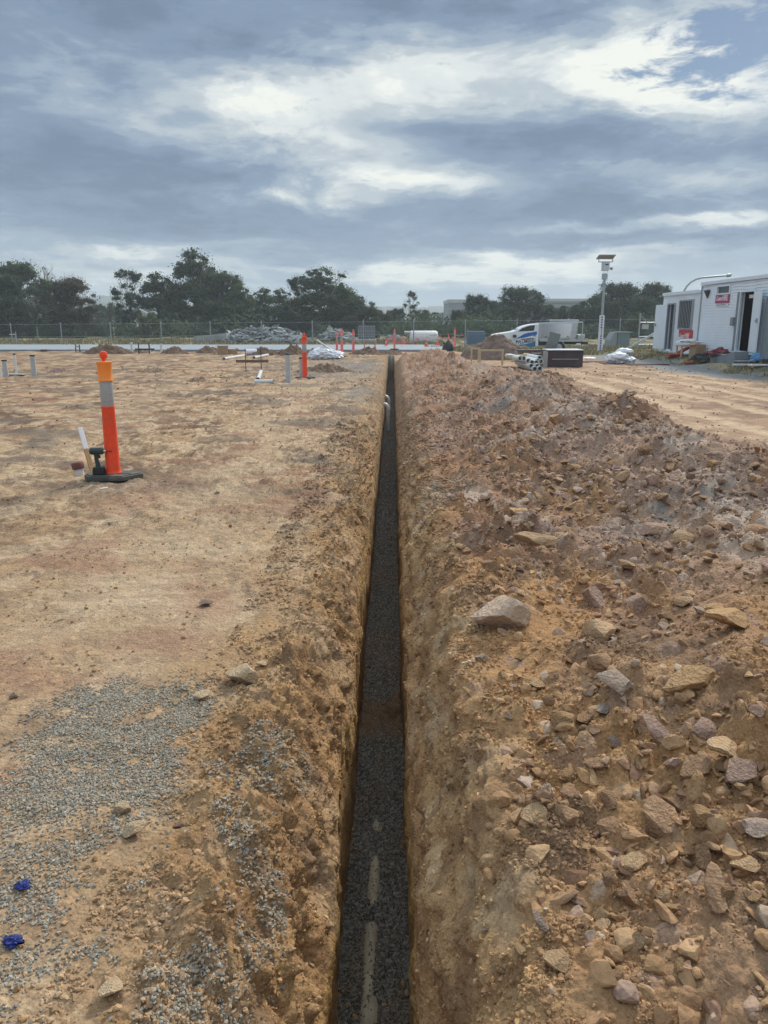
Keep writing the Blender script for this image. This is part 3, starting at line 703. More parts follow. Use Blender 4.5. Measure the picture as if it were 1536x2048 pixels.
scatter('track_clods', np.stack([x, y, surf(x, y) + s * .25], 1), s, gp, base, M_GRAV, 'brown clods that rolled from the heap onto the dirt track on the right', 'earth clods', 30)
# earth crumbled off the walls onto the trench floor
n = 1600; y = 2.0 + (RS.rand(n) ** 1.3) * 14; u_ = RS.rand(n) ** 3 * .10; x = np.where(RS.rand(n) < .5, -.205 + u_, .068 - u_); cl3 = sst(-.1, .35, fbm(x * 0, y * 1.4, 3, 560)); k = RS.rand(n) < cl3; x, y = x[k], y[k]
s = .004 + .014 * RS.rand(len(x)) ** 3; g0 = RS.rand(len(x))[:, None]
scatter('fallen_crumbs', np.stack([x, y, np.full(len(x), ZF + .006) + s * .3], 1), s, gp, C3(.34, .21, .11)[None] * (.6 + .6 * g0), M_GRAV, 'brown crumbs of earth fallen along the edges of the trench floor', 'earth crumbs', 25)
scatter('lip_crumbs', _crumb[0][0], _crumb[0][1], gp, _crumb[0][2], M_GRAV, 'crumbly ochre clods over the broken left edge of the trench', 'earth crumbs', 26)
scatter('heap_fines', _crumb[2][0], _crumb[2][1] * .95, gp, _crumb[2][2], M_GRAV, 'small broken crumbs and fines of brown earth all over the spoil heap', 'earth crumbs', 29)
scatter('bank_crumbs', _crumb[1][0], _crumb[1][1], gp, _crumb[1][2], M_GRAV, 'crumbly tan clods over the steep bank right of the trench', 'earth crumbs', 27)
rp = [stone_proto(30 + i, 2, 8, e, .10, dlo=.30, dhi=.70) for i, e in enumerate([(1, .8, .6), (1, .9, .75), (1, .6, .4), (1, .75, .35), (1, .85, .7), (1, .5, .45), (1, .9, .5), (1, .7, .6)])]
def rubble_density(x, y):
    d = .30 + .9 * sst(-.2, .3, fbm(x * .9, y * .8, 2, 120) + .2 * sst(.6, 1.2, x) - .1)
    zone = np.exp(-((x - 1.9) / .8) ** 2 - ((y - 5.2) / 1.6) ** 2) + np.exp(-((x - 2.6) / .6) ** 2 - ((y - 7.5) / 1.2) ** 2) * .7 + .8 * sst(4.6, 3.2, y)
    d = d * np.clip(.13 + zone + .35 * sst(.1, .4, fbm(x * 1.1, y * .9, 3, 570)), 0, 1)
    d = d * sst(.22, .55, x) * np.clip(heapF(x, y), 0, 1)
    return np.clip(d, 0, 1)
ROCKCOL = np.array([(.38, .23, .12), (.33, .195, .105), (.31, .19, .135), (.33, .225, .17), (.38, .285, .225), (.42, .27, .15), (.25, .145, .085), (.47, .40, .33)])
ROCKW = np.array([.24, .24, .14, .08, .04, .16, .08, .02])
def rockcols(n, y):
    i = np.searchsorted(np.cumsum(ROCKW / ROCKW.sum()), RS.rand(n)); i = np.clip(i, 0, 7)
    c_ = ROCKCOL[i]; c_ = c_ + (np.array((.40, .255, .14)) - c_) * (.55 * sst(4.5, 2.8, y) * RS.rand(n))[:, None]
    c_ = c_ + (np.array((.35, .265, .225)) - c_) * (.85 * sst(3.8, 5.2, y) * RS.rand(n) ** .6)[:, None]
    return c_ * (.75 + .45 * RS.rand(n))[:, None]
n = 62000; y = .95 + 17 * RS.rand(n) ** 1.9; x = .2 + 3.9 * RS.rand(n); s = (.0033 + .0013 * np.clip(y - 2.5, 0, 6)) + .040 * RS.rand(n) ** 4.6
k = (RS.rand(n) < rubble_density(x, y)) & (x < .62 * y + .5); x, y, s = x[k], y[k], s[k]
print('rubble stuff', len(x))
scatter('rubble', np.stack([x, y, surf(x, y) + s * .02], 1), s, rp, rockcols(len(x), y), M_RUB, 'brown and purplish rubble fragments strewn over the spoil heap', 'rubble', 24)

# ------------------------------------------------------------------ large rocks, each one an object
MR = [mat('rock_' + n_, c_, .93, var=.22, vscale=3.2, bump=1.0, bscale=6, spec=.15, stain=st_, stain_amt=.6, randobj=.16) for n_, c_, st_ in [
    ('ochre', (.40, .25, .13), (.33, .20, .105)), ('brown', (.34, .21, .125), (.45, .30, .18)), ('purple', (.33, .22, .17), (.42, .28, .17)),
    ('grey', (.37, .28, .22), (.42, .29, .18)), ('pale', (.52, .45, .39), (.38, .27, .19)), ('tan', (.43, .29, .17), (.35, .22, .125)), ('pale_tan', (.60, .45, .29), (.50, .35, .2)), ('pinkish_tan', (.50, .375, .28), (.42, .28, .18))]]
rock_v = [stone_proto(60 + i, 3, 10, e, .05, dlo=.36, dhi=.76) for i, e in enumerate([(1, .85, .7), (1, .7, .6), (1, .6, .4), (1, .9, .8), (1, .75, .35), (1, .5, .4), (1, .8, .55), (.9, 1, .65)])]
rock_mesh = []
for i, (v_, f_) in enumerate(rock_v):
    for k_ in range(8):
        me = bpy.data.meshes.new('rock'); me.from_pydata([tuple(a) for a in v_], [], [tuple(int(q) for q in b) for b in f_]); me.update()
        me.materials.append(MR[k_])
        if k_ == 0 or True:
            me.polygons.foreach_set('use_smooth', [True] * len(me.polygons)); 
            try: me.set_sharp_from_angle(angle=R(24))
            except Exception: pass
        rock_mesh.append(me)
def rock(p, size, shape, colr, rz, label, group=None, sink=.25, tilt=(0, 0)):
    o = bpy.data.objects.new('rock', rock_mesh[shape * 8 + colr]); COL.objects.link(o)
    o.location = (p[0], p[1], p[2] + size * .5 * (.55 - sink)); o.scale = (size / 2,) * 3
    o.rotation_euler = (tilt[0], tilt[1], rz); tag(o, label, 'rock', group); return o
HER = [  # px, py, width px, shape, colour, turn, label
    (1000, 1250, 92, 0, 7, .3, 'large pale pinkish tan rock standing alone on the ochre bank top beside the trench'),
    (1198, 1285, 70, 3, 5, 1.1, 'squarish tan rock at the foot of the darker purple boulder'),
    (1180, 1218, 66, 1, 2, 2.0, 'dark purplish boulder wedged behind the squarish tan rock'),
    (1072, 1100, 82, 5, 5, 2.9, 'long flat tan rock lying at the edge of the grey rubble'),
    (1382, 1385, 88, 0, 0, .6, 'big ochre clay boulder with a dark underside among the rubble'),
    (1228, 1396, 70, 4, 3, 2.8, 'flat grey stone slab lying in the brown rubble'),
    (1130, 1462, 54, 3, 0, 1.5, 'ochre clod the size of a fist left of the tall leaning slab'),
    (1310, 1490, 84, 5, 2, 1.9, 'tall purplish slab leaning upright out of the rubble'),
    (1452, 1520, 78, 6, 5, .4, 'flat-topped tan rock near the right edge with a shaded front'),
    (1392, 1552, 62, 0, 1, 1.0, 'rough brown clay clod in front of the flat-topped tan rock'),
    (1075, 1645, 62, 6, 5, .2, 'leftmost of three pale tan blocks sitting in a row'),
    (1132, 1646, 52, 3, 1, .9, 'middle one of three tan blocks sitting in a row'),
    (1172, 1622, 52, 1, 5, 1.7, 'rightmost of three tan blocks sitting in a row'),
    (1318, 1650, 84, 0, 1, 2.2, 'half buried rounded brown boulder with earth heaped over it'),
    (1400, 1655, 56, 3, 0, .5, 'round ochre rock right of the half buried boulder'),
    (1402, 1722, 62, 1, 1, 1.3, 'egg-shaped brown rock under the round ochre rock'),
    (1425, 1800, 108, 5, 1, 1.35, 'long brown wedge of rock pointing down the heap'),
    (1494, 1744, 60, 6, 5, 0, 'square-faced tan block beside the long brown wedge'),
    (1265, 1748, 62, 2, 5, .5, 'tilted flat tan stone in the middle of the near rubble'),
    (1252, 1806, 66, 1, 1, 2.5, 'smooth brown oval stone lying slantwise in loose earth'),
    (1078, 1862, 50, 5, 3, 2.0, 'dull grey-brown stone slanting down the near slope'),
    (1010, 1908, 36, 2, 5, .8, 'left one of a pair of pointed stones near the trench bank'),
    (1040, 1906, 34, 2, 5, 1.6, 'right one of a pair of pointed stones near the trench bank'),
    (1118, 1938, 62, 6, 5, .1, 'broad tan stone at the bottom of the near rubble'),
    (1285, 1892, 54, 1, 5, .3, 'pale tan flat-backed stone low down in the rubble'),
    (1206, 1427, 32, 6, 4, .1, 'small white chalky stone on the brown earth'),
    (1462, 1258, 92, 6, 0, .1, 'wide flat-topped ochre block near the right edge of the rubble'),
    (1430, 1232, 58, 2, 0, .4, 'thin ochre stone resting just behind the wide ochre block'),
    (1515, 1670, 62, 4, 3, .3, 'pale grey flat stone cut by the right edge of the photo'),
    (1166, 1880, 34, 5, 1, 1.5, 'small upright brown splinter of rock above the broad tan stone'),
    (1250, 1450, 54, 3, 2, .4, 'rounded purplish rock left of the tall leaning slab top'),
    (1480, 1575, 70, 0, 2, 1.2, 'knobbly pink and brown rock at the right edge'),
    (484, 1364, 54, 0, 6, .3, 'largest pale tan rock on the ground left of the trench'),
    (30, 1396, 20, 1, 3, .3, 'small rounded grey pebble alone on the tan ground far left'),
    (243, 1624, 34, 3, 6, .3, 'yellowish rock lying in the gravel left of the trench'),
    (228, 1988, 56, 6, 6, 1.2, 'tan trapezoid rock at the bottom left in the gravel'),
    (356, 1406, 22, 1, 6, 1.3, 'small orange-tan stone at the right rim of the gravel patch'),
    (405, 1398, 36, 2, 6, .5, 'flat tan chip at the upper right rim of the gravel patch'),
    (526, 1332, 24, 6, 6, .5, 'small square tan stone near the trench lip behind the largest rock'),
    (357, 1655, 20, 0, 2, .5, 'small dark purplish stone on the slope below the gravel patch'),
    (270, 1668, 46, 4, 6, .2, 'thin yellowish flake of clay below the yellowish rock'),
    (412, 1211, 26, 4, 3, .1, 'thin grey-brown chip of stone alone on the flat tan ground'),
    (435, 988, 13, 1, 3, .1, 'tiny grey stone alone on the ground right of the bollard'),
    (210, 1862, 12, 1, 4, .1, 'tiny pale stone between the gravel and the broken slope'),
]
for (px, py, w_, sh, cc, rz_, lb) in HER:
    p = GT(px, py); zc = (CM.transposed() @ (p - Vector((0, 0, CH)))).z * -1; p.z = max(p.z, hz_(p.x, p.y, True))
    rock(p, w_ / F * zc * 1.16, sh, cc, rz_, lb, sink=.16, tilt=(rnd.uniform(-.25, .25), rnd.uniform(-.2, .2)))
# the next largest, copies of the same kinds
rr = np.random.RandomState(77); placed = 0; spots = []
GL = {0: 'ochre clay rock lying loose in the rubble on the spoil heap', 1: 'brown earthy rock lying loose in the rubble on the spoil heap',
      2: 'purplish shale rock lying loose in the rubble on the spoil heap', 3: 'grey-brown rock lying loose in the rubble on the spoil heap',
      4: 'whitish chalky rock lying loose in the rubble on the spoil heap', 5: 'tan rock lying loose in the rubble on the spoil heap'}
while placed < 250:
    y_ = .95 + 9.0 * rr.rand() ** 1.7; x_ = .35 + 3.3 * rr.rand()
    if x_ > .56 * y_ + .25 or rr.rand() > rubble_density(arr(x_), arr(y_))[0]: continue
    s_ = rr.uniform(.034, .058) * (1 + .15 * (y_ - 1)) * (1 + 1.4 * rr.rand() ** 3)
    if any((x_ - a) ** 2 + (y_ - b) ** 2 < (.5 * (s_ + c)) ** 2 for a, b, c in spots): continue
    spots.append((x_, y_, s_)); placed += 1
    k_ = int(rr.choice([0, 1, 2, 3, 4, 5], p=[.27, .28, .13, .06, .02, .24]))
    rock((x_, y_, hz_(x_, y_, True)), s_, int(rr.randint(8)), k_, rr.rand() * 6.28, GL[k_], 'loose rocks on the spoil heap', sink=.36, tilt=(rr.uniform(-.5, .5), rr.uniform(-.5, .5)))

# ------------------------------------------------------------------ common materials
m_pvc = mat('white_pvc', (.62, .65, .65), .35, var=.08, stain=(.40, .33, .25), stain_amt=.35)
m_pvcg = mat('grey_pvc', (.42, .45, .46), .45, var=.08, stain=(.35, .29, .22), stain_amt=.4)
m_blk = mat('black_plastic', (.022, .022, .024), .5)
m_rub = mat('black_rubber', (.075, .078, .07), .75, bump=.3, bscale=60, var=.25, stain=(.24, .19, .14), stain_amt=.45)
m_or = mat('fluoro_orange_red', (.95, .095, .035), .45, var=.10, vscale=14, spec=.3, trans=.12, stain=(.62, .20, .10), stain_amt=.35)
m_or2 = mat('fluoro_light_orange', (1.0, .36, .07), .42, var=.04, vscale=3, trans=.22)
m_pk = mat('faded_pink_orange', (.85, .22, .20), .55, var=.1)
m_refl = mat('reflective_grey', (.40, .41, .425), .3, var=.10, vscale=60, stain=(.30, .28, .25), stain_amt=.4)
m_wood = mat('timber', (.40, .24, .11), .75, var=.2, vscale=12, bump=.2)
m_woody = mat('pale_yellow_timber', (.50, .40, .24), .75, var=.15, vscale=5)
m_dwood = mat('weathered_brown_timber', (.16, .11, .075), .85, var=.25, vscale=5)
m_white = mat('white_paint', (.72, .70, .70), .6, var=.06)
m_steel = mat('galvanised_steel', (.38, .41, .43), .45, metal=.6, var=.12, vscale=5)
m_rust = mat('dark_rusty_bar', (.05, .032, .03), .7, var=.3)
m_conc = mat('concrete', (.24, .275, .31), .8, var=.10, vscale=1.5, stain=(.34, .33, .31), stain_amt=.5)
m_conc2 = mat('old_concrete', (.34, .34, .33), .85, var=.2, vscale=2)
m_bag = mat('white_plastic_bag', (.68, .70, .75), .45, var=.10, vscale=4)
m_card = mat('cardboard', (.34, .23, .14), .85, var=.12)
m_lab = mat('rubble_concrete', (.36, .38, .385), .85, var=.3, vscale=1.2, stain=(.16, .17, .17), stain_amt=.8)
m_glass = mat('dark_glass', (.02, .028, .035), .12, var=.05, spec=.6)
m_red = mat('red_cloth', (.42, .03, .035), .7, var=.15)
m_tyre = mat('tyre_rubber', (.02, .02, .02), .85, var=.15)

# ------------------------------------------------------------------ bollards
def bollard(p, rz, label, near=False, lower=None, upper=None, group='temporary safety bollards', s=1.0, broken=False, dz=0.0):
    lower = lower or m_or; upper = upper or m_or2
    o = thing('safety_bollard', (p[0], p[1], p[2] + dz), rz, label, 'bollard', group); o.scale = (s, s, s)
    hexa = [(-.285, -.02), (-.235, .13), (-.05, .155), (.22, .145), (.285, .03), (.13, -.155), (-.19, -.155)]
    b = MB(); b.prism(hexa, 0.0, .045, 'z'); b.prism([(a * .93, c * .93) for a, c in hexa], .043, .055, 'z')
    b.build('base', m_rub, o, bevel=.008)
    b = MB(); b.box((.12, -.055, .056), (.13, .035, .004)); b.build('carry_slot', m_blk, o)
    n = 32 if near else 14
    b = MB(); b.lathe([(.078, .055), (.08, .062), (.073, .075), (.070, .10), (.062, .70), (.064, .705), (.066, .715), (.064, .722), (.058, .724)], n); b.build('lower_tube', lower, o)
    b = MB(); b.lathe([(.0595, .722), (.0615, .725), (.0615, .968), (.058, .972)], n); b.build('reflective_sleeve', m_refl, o)
    b = MB(); b.lathe([(.062, .962), (.072, .964), (.0735, .975), (.070, .982), (.067, .99), (.068, 1.125), (.072, 1.13), (.077, 1.142), (.074, 1.152), (.03, 1.155)], n); b.build('top_collar', upper, o)
    b = MB(); b.lathe([(.018, 1.15), (.019, 1.175), (.030, 1.182), (.037, 1.20), (.037, 1.222), (.028, 1.243), (.010, 1.252)], n); b.build('handle_knob', lower, o)
    return o
pb = GT(228, 956)
bol = bollard(pb, .05, 'nearest orange and grey bollard with a cordless driver standing on its black base', near=True)
BP = [(610, 757, .1, 'red-orange bollard with grey band standing beside two grey pipe stubs', m_or, m_or, 1.0),
      (684, 714, .3, 'faded pink bollard standing right beside the heap of white plastic', m_pk, m_pk, 1.0),
      (674, 708, .9, 'shorter pink bollard half hidden behind the heap of white plastic', m_pk, m_pk, .85),
      (707, 709, .2, 'pink and grey bollard on the far ground between plastic heap and trench', m_pk, m_pk, .95),
      (789, 699, .2, 'pink bollard standing at the far end of the trench', m_pk, m_pk, .85),
      (909, 696, .1, 'pink bollard standing on the grass behind the spoil heap', m_pk, m_pk, .80)]
for (px, py, rz_, lb, a_, b_, sc_) in BP:
    p = G(px, py, 0.0)
    if py < 705: p = P(px, py, 41.0)
    o = bollard((p.x, p.y, p.z if py < 705 else hz_(p.x, p.y)), rz_, lb, lower=a_, upper=b_, s=sc_)
# small traffic cones along the slab
def cone(p, label):
    o = thing('traffic_cone', p, 0, label, 'cone', 'orange cones along the far slab')
    o.scale = (.62, .62, .62)
    b = MB(); b.box((0, 0, .02), (.36, .36, .04)); b.build('base', m_or, o, bevel=.01)
    b = MB(); b.lathe([(.14, .04), (.10, .26), (.09, .27)], 14); b.build('lower_body', m_or, o)
    b = MB(); b.lathe([(.09, .27), (.065, .42)], 14); b.build('sleeve', m_refl, o)
    b = MB(); b.lathe([(.065, .42), (.03, .62), (.02, .63)], 14); b.build('tip', m_or, o); return o
CP = [(729, 702, 42, 'orange cone peeping over the far dirt ridge left of the trench, nearer the pink bollards'), (750, 700, 42, 'orange cone peeping over the far dirt ridge just left of the trench end'),
      (772, 691, 46, 'orange cone left of the far pink bollard at the trench end'), (807, 689, 47, 'orange cone leaning by the pink mesh in front of the white tank'),
 (852, 693, 45, 'orange cone under the middle of the white tank'),
      (875, 690, 47, 'orange cone under the right end of the white tank'), (897, 681, 50, 'orange cone on the grass left of the last pink bollard'),
      ]
for (px, py, zc, lb) in CP: cone(P(px, py, zc), lb)

# ------------------------------------------------------------------ cordless driver on the bollard base
q = Vector((pb[0], pb[1], pb[2])) 
dr = thing('impact_driver', (q.x - .110, q.y - .085, q.z + .055), .1, 'dark green-grey cordless impact driver standing upright on the bollard base', 'power tool')
m_tool = mat('tool_green_grey', (.028, .045, .045), .5, var=.15, vscale=30); m_tool2 = mat('tool_black', (.018, .019, .02), .6); m_met = mat('bare_metal', (.45, .45, .45), .3, metal=.9)
b = MB(); b.box((0, 0, .032), (.115, .075, .062)); b.build('battery', m_tool2, dr, bevel=.01)
b = MB(); b.box((0, 0, .070), (.10, .065, .018)); b.build('foot', m_tool, dr, bevel=.006)
b = MB(); b.tube([(-.005, 0, .075), (-.008, 0, .11), (-.016, 0, .15), (-.012, 0, .19), (-.01, 0, .215)], [.028, .021, .020, .024, .030], 16); b.build('handle', m_tool, dr)
b = MB(); b.box((.018, 0, .178), (.014, .016, .03)); b.build('trigger', m_tool2, dr, bevel=.003)
b = MB(); b.tube([(-.075, 0, .235), (-.07, 0, .235), (-.055, 0, .235), (.02, 0, .234), (.05, 0, .233), (.062, 0, .233)], [.018, .03, .036, .036, .03, .022], 20); b.build('motor_housing', m_tool, dr)
b = MB(); b.tube([(.06, 0, .233), (.078, 0, .233), (.084, 0, .233)], [.016, .014, .009], 14); b.build('chuck', m_met, dr)
b = MB(); b.tube([(.08, 0, .233), (.14, 0, .232)], .004, 8); b.build('driver_bit', m_tool2, dr)

# stake, capped stub and litter round the bollard
o = thing('timber_stake', (0, 0, 0), 0, 'leaning timber stake with a white painted top behind the nearest bollard', 'stake')
p0 = GT(188, 950); p0.z -= .02; pz = (CM.transposed() @ (p0 - Vector((0, 0, CH)))).z * -1
p1 = P(160, 855, pz + .10); pm = p0.lerp(p1, .57)
def bar(a, c, w, d, name, m_, par, bev=.0):
    a = Vector(a); c = Vector(c); t = (c - a); L = t.length; rot = t.to_track_quat('Z', 'Y').to_matrix()
    return MB().box((a + c) / 2, (w, d, L), rot).build(name, m_, par, bevel=bev)
bar(p0, pm, .048, .024, 'bare_shaft', m_wood, o, .002); bar(pm, p1, .0492, .0252, 'painted_top', m_white, o, .002)
o.location = (0, 0, 0)
p = GT(160, 951); o = thing('capped_pipe_stub', p, 0, 'short white pipe stub with a brown rag-taped cap beside the leaning stake', 'pipe stub')
tl = Matrix.Rotation(R(-8), 3, 'Y')
MB().lathe([(.045, -.05), (.045, .10)], 24, rot=tl).build('pipe', m_pvc, o)
MB().lathe([(.050, .065), (.058, .068), (.062, .12), (.052, .135), (.02, .138)], 24, rot=tl).build('cap', mat('brown_red_cap', (.16, .06, .05), .7, var=.3), o)
p = GT(207, 980); b = MB(); b.add([(-.04, 0, .004), (-.02, -.02, .01), (.035, .01, .018), (.04, .03, .02), (-.01, .025, .012), (0, .004, .024)], [(0, 1, 5), (1, 2, 5), (2, 3, 5), (3, 4, 5), (4, 0, 5), (4, 3, 2, 1, 0)])
o = b.build('plastic_scrap', m_white, None, loc=(p.x, p.y, p.z + .004)); tag(o, 'small white plastic scrap lying in front of the black bollard base', 'litter')

# blue rags
def crumple(name, p, sx, sy, sz, m_, seed, label, cat, sub_=4, amp=.35, fr=3.0, parent=None, group=None, flat=.0):
    bm = bmesh.new(); bmesh.ops.create_icosphere(bm, subdivisions=sub_, radius=1); r_ = random.Random(seed); off = r_.random() * 50
    from mathutils import noise as mn
    for v_ in bm.verts:
        c_ = v_.co.copy(); k_ = 1 + amp * (mn.fractal(c_ * fr * .5 + Vector((off,) * 3), .8, 2.1, 4)) + amp * .8 * abs(mn.noise(c_ * fr + Vector((off, 0, 0)))) - amp * .5 * abs(mn.noise(c_ * fr * 2.3 + Vector((0, off, 0))))
        v_.co = Vector((c_.x * sx * k_, c_.y * sy * k_, max(c_.z * sz * k_, -sz * flat)))
    me = bpy.data.meshes.new(name); bm.to_mesh(me); bm.free(); me.materials.append(m_); me.polygons.foreach_set('use_smooth', [True] * len(me.polygons))
    o = bpy.data.objects.new(name, me); link(o, parent)
    try: me.set_sharp_from_angle(angle=R(38))
    except Exception: pass
    o.location = p; tag(o, label, cat, group); return o
m_blue = mat('royal_blue_cloth', (.010, .022, .15), .6, var=.3, vscale=40)
p = GT(46, 1778); crumple('blue_rag', (p.x, p.y, p.z + .01), .021, .017, .012, m_blue, 3, 'crumpled royal blue rag on the gravel, the farther of two', 'rag', amp=.55, fr=2.2)
p = GT(27, 1890); crumple('blue_rag', (p.x, p.y, p.z + .01), .023, .02, .014, m_blue, 5, 'crumpled royal blue rag on the gravel, nearest the left edge', 'rag', amp=.55, fr=2.2)

# ------------------------------------------------------------------ pipes in the trench
def floor_at(px, py): return G(px, py, ZF)
# two service pipes that come out of the left wall and drop to the bottom
for i, (px, pyt, pyb, lb) in enumerate([(769, 805, 862, 'nearer white pipe bending out of the left trench wall and down to the floor'), (775, 790, 838, 'farther white pipe bending out of the left trench wall and down to the floor')]):
    pf = G(px + 2, pyb, ZF + .02); zc = (CM.transposed() @ (pf - Vector((0, 0, CH)))).z * -1
    zt = P(px, pyt, zc).z; r_ = .045; X_ = -.10
    o = thing('drop_pipe', (X_, pf.y, ZF), 0, lb, 'pipe', 'pipes dropping into the trench')
    pts = [(0, 0, .02), (0, 0, zt - ZF - .14)]
    MB().tube(pts, r_, 20).build('riser', m_pvc, o)
    arc = [(-.12 + .12 * math.cos(a), 0, zt - ZF - .14 + .12 * math.sin(a)) for a in np.linspace(0, PI / 2, 9)]
    MB().tube(arc, r_ + .003, 20).build('elbow', m_pvc, o)
    MB().tube([(-.12, 0, zt - ZF - .02), (-.32, 0, zt - ZF - .02)], r_, 20).build('inlet', m_pvc, o)
    MB().lathe([(r_ + .006, zt - ZF - .20), (r_ + .006, zt - ZF - .13)], 20).build('socket', m_pvc, o)
# buried main pipe showing through the bedding
m_pd = mat('dusty_white_pipe', (.34, .28, .19), .55, var=.15, vscale=18, stain=(.20, .16, .11), stain_amt=.7, bump=.15)
o = thing('buried_pipe', (-.085, 1.9, ZF), 0, 'dusty white pipe lying half buried in the dark gravel of the trench floor', 'pipe')
def pyx(py): return G(750, py, ZF + .02).y
pts = []; 
for y_ in np.linspace(1.6, 4.4, 57):
    # exposed between gravel covers: the pipe dips and rises slightly in its bed
    pts.append((.008 * math.sin(y_ * 2.1), y_ - 1.9, -.020 + .0 * y_))
def expo(y_): 
    e = 0
    for (a_, c_) in [(pyx(2100), pyx(1830)), (pyx(1802), pyx(1700)), (pyx(1662), pyx(1630))]:
        e = max(e, min(1, max(0, (y_ - a_) / .05)) * min(1, max(0, (c_ - y_) / .05)))
    return e
pts = [(a_, b_, -.046 + .034 * expo(b_ + 1.9)) for a_, b_, c_ in pts]
MB().tube(pts, .031, 24).build('pipe', m_pd, o)
yc = pyx(2012) - 1.9
MB().tube([(.004, yc - .06, -.022), (.004, yc - .05, -.022), (.004, yc + .05, -.022), (.004, yc + .06, -.022)], [.032, .039, .039, .032], 24).build('socket', m_pd, o)

rq = np.random.RandomState(91); n = 650; y = rq.uniform(1.9, 4.2, n); x = -.085 + rq.randn(n) * .026 + np.sign(rq.rand(n) - .5) * .012
ez = np.array([expo(a_) for a_ in y]); s = rq.uniform(.003, .0062, n); k = rq.rand(n) < .55; x, y, ez, s = x[k], y[k], ez[k], s[k]
dxp = (x + .085 - .008 * np.sin(y * 2.1)); zt = ZF - .046 + .034 * ez + np.sqrt(np.clip(.031 ** 2 - dxp ** 2, 0, 1)); zt = np.maximum(zt, ZF + .004)
scatter('pipe_gravel', np.stack([x, y, zt + s * .3], 1), s, gp, C3(.17, .155, .13)[None] * (.4 + 1.1 * rq.rand(len(x)))[:, None], M_GRAV, 'loose grit lying on the half buried pipe', 'gravel', 26)
# ------------------------------------------------------------------ pipe stubs, set-out profiles and loose pipes on the left
def stub(px, pyb, pyt, wpx, label, m_=None, cap=True, zc=None, lean=0):
    m_ = m_ or m_pvcg
    p = GT(px, pyb) if zc is None else P(px, pyb, zc)
    if zc is not None: p.z = min(p.z, .02)
    zc = (CM.transposed() @ (p - Vector((0, 0, CH)))).z * -1
    h = (pyb - pyt) / F * zc * 1.03; r_ = wpx / F * zc / 2
    o = thing('pipe_stub', p, rnd.random(), label, 'pipe stub', 'upstanding pipe stubs on the left ground')
    MB().lathe([(r_, -.1), (r_, h - .01)], 18, rot=Matrix.Rotation(lean, 3, 'Y')).build('pipe', m_, o)
    if cap: MB().lathe([(r_ * 1.0, h - .012), (r_ * 1.1, h - .01), (r_ * 1.12, h + .02), (r_ * .9, h + .03)], 18, rot=Matrix.Rotation(lean, 3, 'Y')).build('cap', m_blk, o)
    return o
stub(1, 756, 735, 6, 'white pipe stub cut by the left edge of the photo', m_pvc, False)
stub(13, 753, 722, 9.5, 'grey capped pipe stub leaning at the far left, wider of the pair', m_pvcg, True, lean=-.03)
stub(33, 750, 709, 4.6, 'thin white pipe stub standing on a small pale pad at the far left', m_pvc, True)
stub(69, 753, 714, 9.5, 'grey pipe stub with black cap right of the thin white one', m_pvcg, True)
stub(577, 766, 711, 9.5, 'tallest grey pipe stub left of the red-orange bollard', m_pvcg, True)
stub(603, 755, 718, 8, 'grey pipe stub just behind the red-orange bollard', m_pvcg, True)
stub(264, 703, 683, 4.5, 'far pale stub in front of the slab, leftmost of three there', m_pvc, True, 40)
stub(300, 706, 689, 4.5, 'far white stub in front of the slab behind the dark crossbar', m_pvc, False, 39)
stub(323, 704, 687, 4.8, 'far pale stub with black cap beside the small far dirt mound', m_pvc, True, 40)
p = GT(33, 751); o = MB().box((0, 0, .015), (.5, .3, .03)).build('concrete_pad', m_conc2, None, bevel=.01, loc=p); tag(o, 'small pale pad at the foot of the thin white pipe stub', 'pad')
def profile(pxa, pxb, pyb, pyt, pybar, bx0, bx1, label, m_bar, zc=None, tall=1.0):
    pa = GT(pxa, pyb) if zc is None else P(pxa, pyb, zc); zc = (CM.transposed() @ (pa - Vector((0, 0, CH)))).z * -1
    if zc > 35: pa.z = 0
    h = (pyb - pyt) / F * zc * 1.03; w = (pxb - pxa) / F * zc; hb = (pyb - pybar) / F * zc * 1.03
    o = thing('set_out_profile', pa, 0, label, 'profile', 'bar and batten set-out profiles')
    for x_ in (0, w): MB().tube([(x_, 0, -.15), (x_, 0, h)], .013 if zc < 30 else .03, 8).build('steel_bar', m_rust, o)
    MB().box((((bx0 + bx1) / 2 - pxa) / F * zc, -.035, hb), ((bx1 - bx0) / F * zc, .035, .09 if zc < 30 else .08)).build('crossbar', m_bar, o, bevel=.004)
profile(492, 523, 742, 698, 721.5, 473, 538, 'dark bars with brown crossbar behind the white elbow pipe', m_dwood)
profile(278, 299, 706, 684, 697, 271, 310, 'far dark bars with a low crossbar in front of the slab', m_rust, 38)
profile(152, 160, 704, 689, 693, 152, 160, 'farthest pair of dark bars left of the biggest far mound', m_steel, 40)
def loose_pipe(pxa, pya, pxb, pyb, r_, label, m_=None, name='loose_pipe', parts=True):
    a = GT(pxa, pya); c_ = GT(pxb, pyb); a.z += r_; c_.z += r_; mid = (a + c_) / 2
    o = thing(name, mid, 0, label, 'pipe'); MB().hollow(a - mid, c_ - mid, r_, r_ * .1).build('pipe', m_ or m_pvc, o)
    t = (c_ - a).normalized(); MB().hollow(a - mid - t * .002, a - mid + t * .12, r_ * 1.14, r_ * .12).build('socket', m_ or m_pvc, o)
    return o
loose_pipe(448, 718, 489, 713, .055, 'white pipe on the ground, left of two lying in line')
loose_pipe(508, 718, 536, 711, .055, 'white pipe on the ground, right of two lying in line')
loose_pipe(510, 768, 547, 768, .055, 'white pipe lying crosswise in front of the dark profile bars')
loose_pipe(516, 763, 522, 746, .055, 'short white pipe pointing away, butting the crosswise pipe')
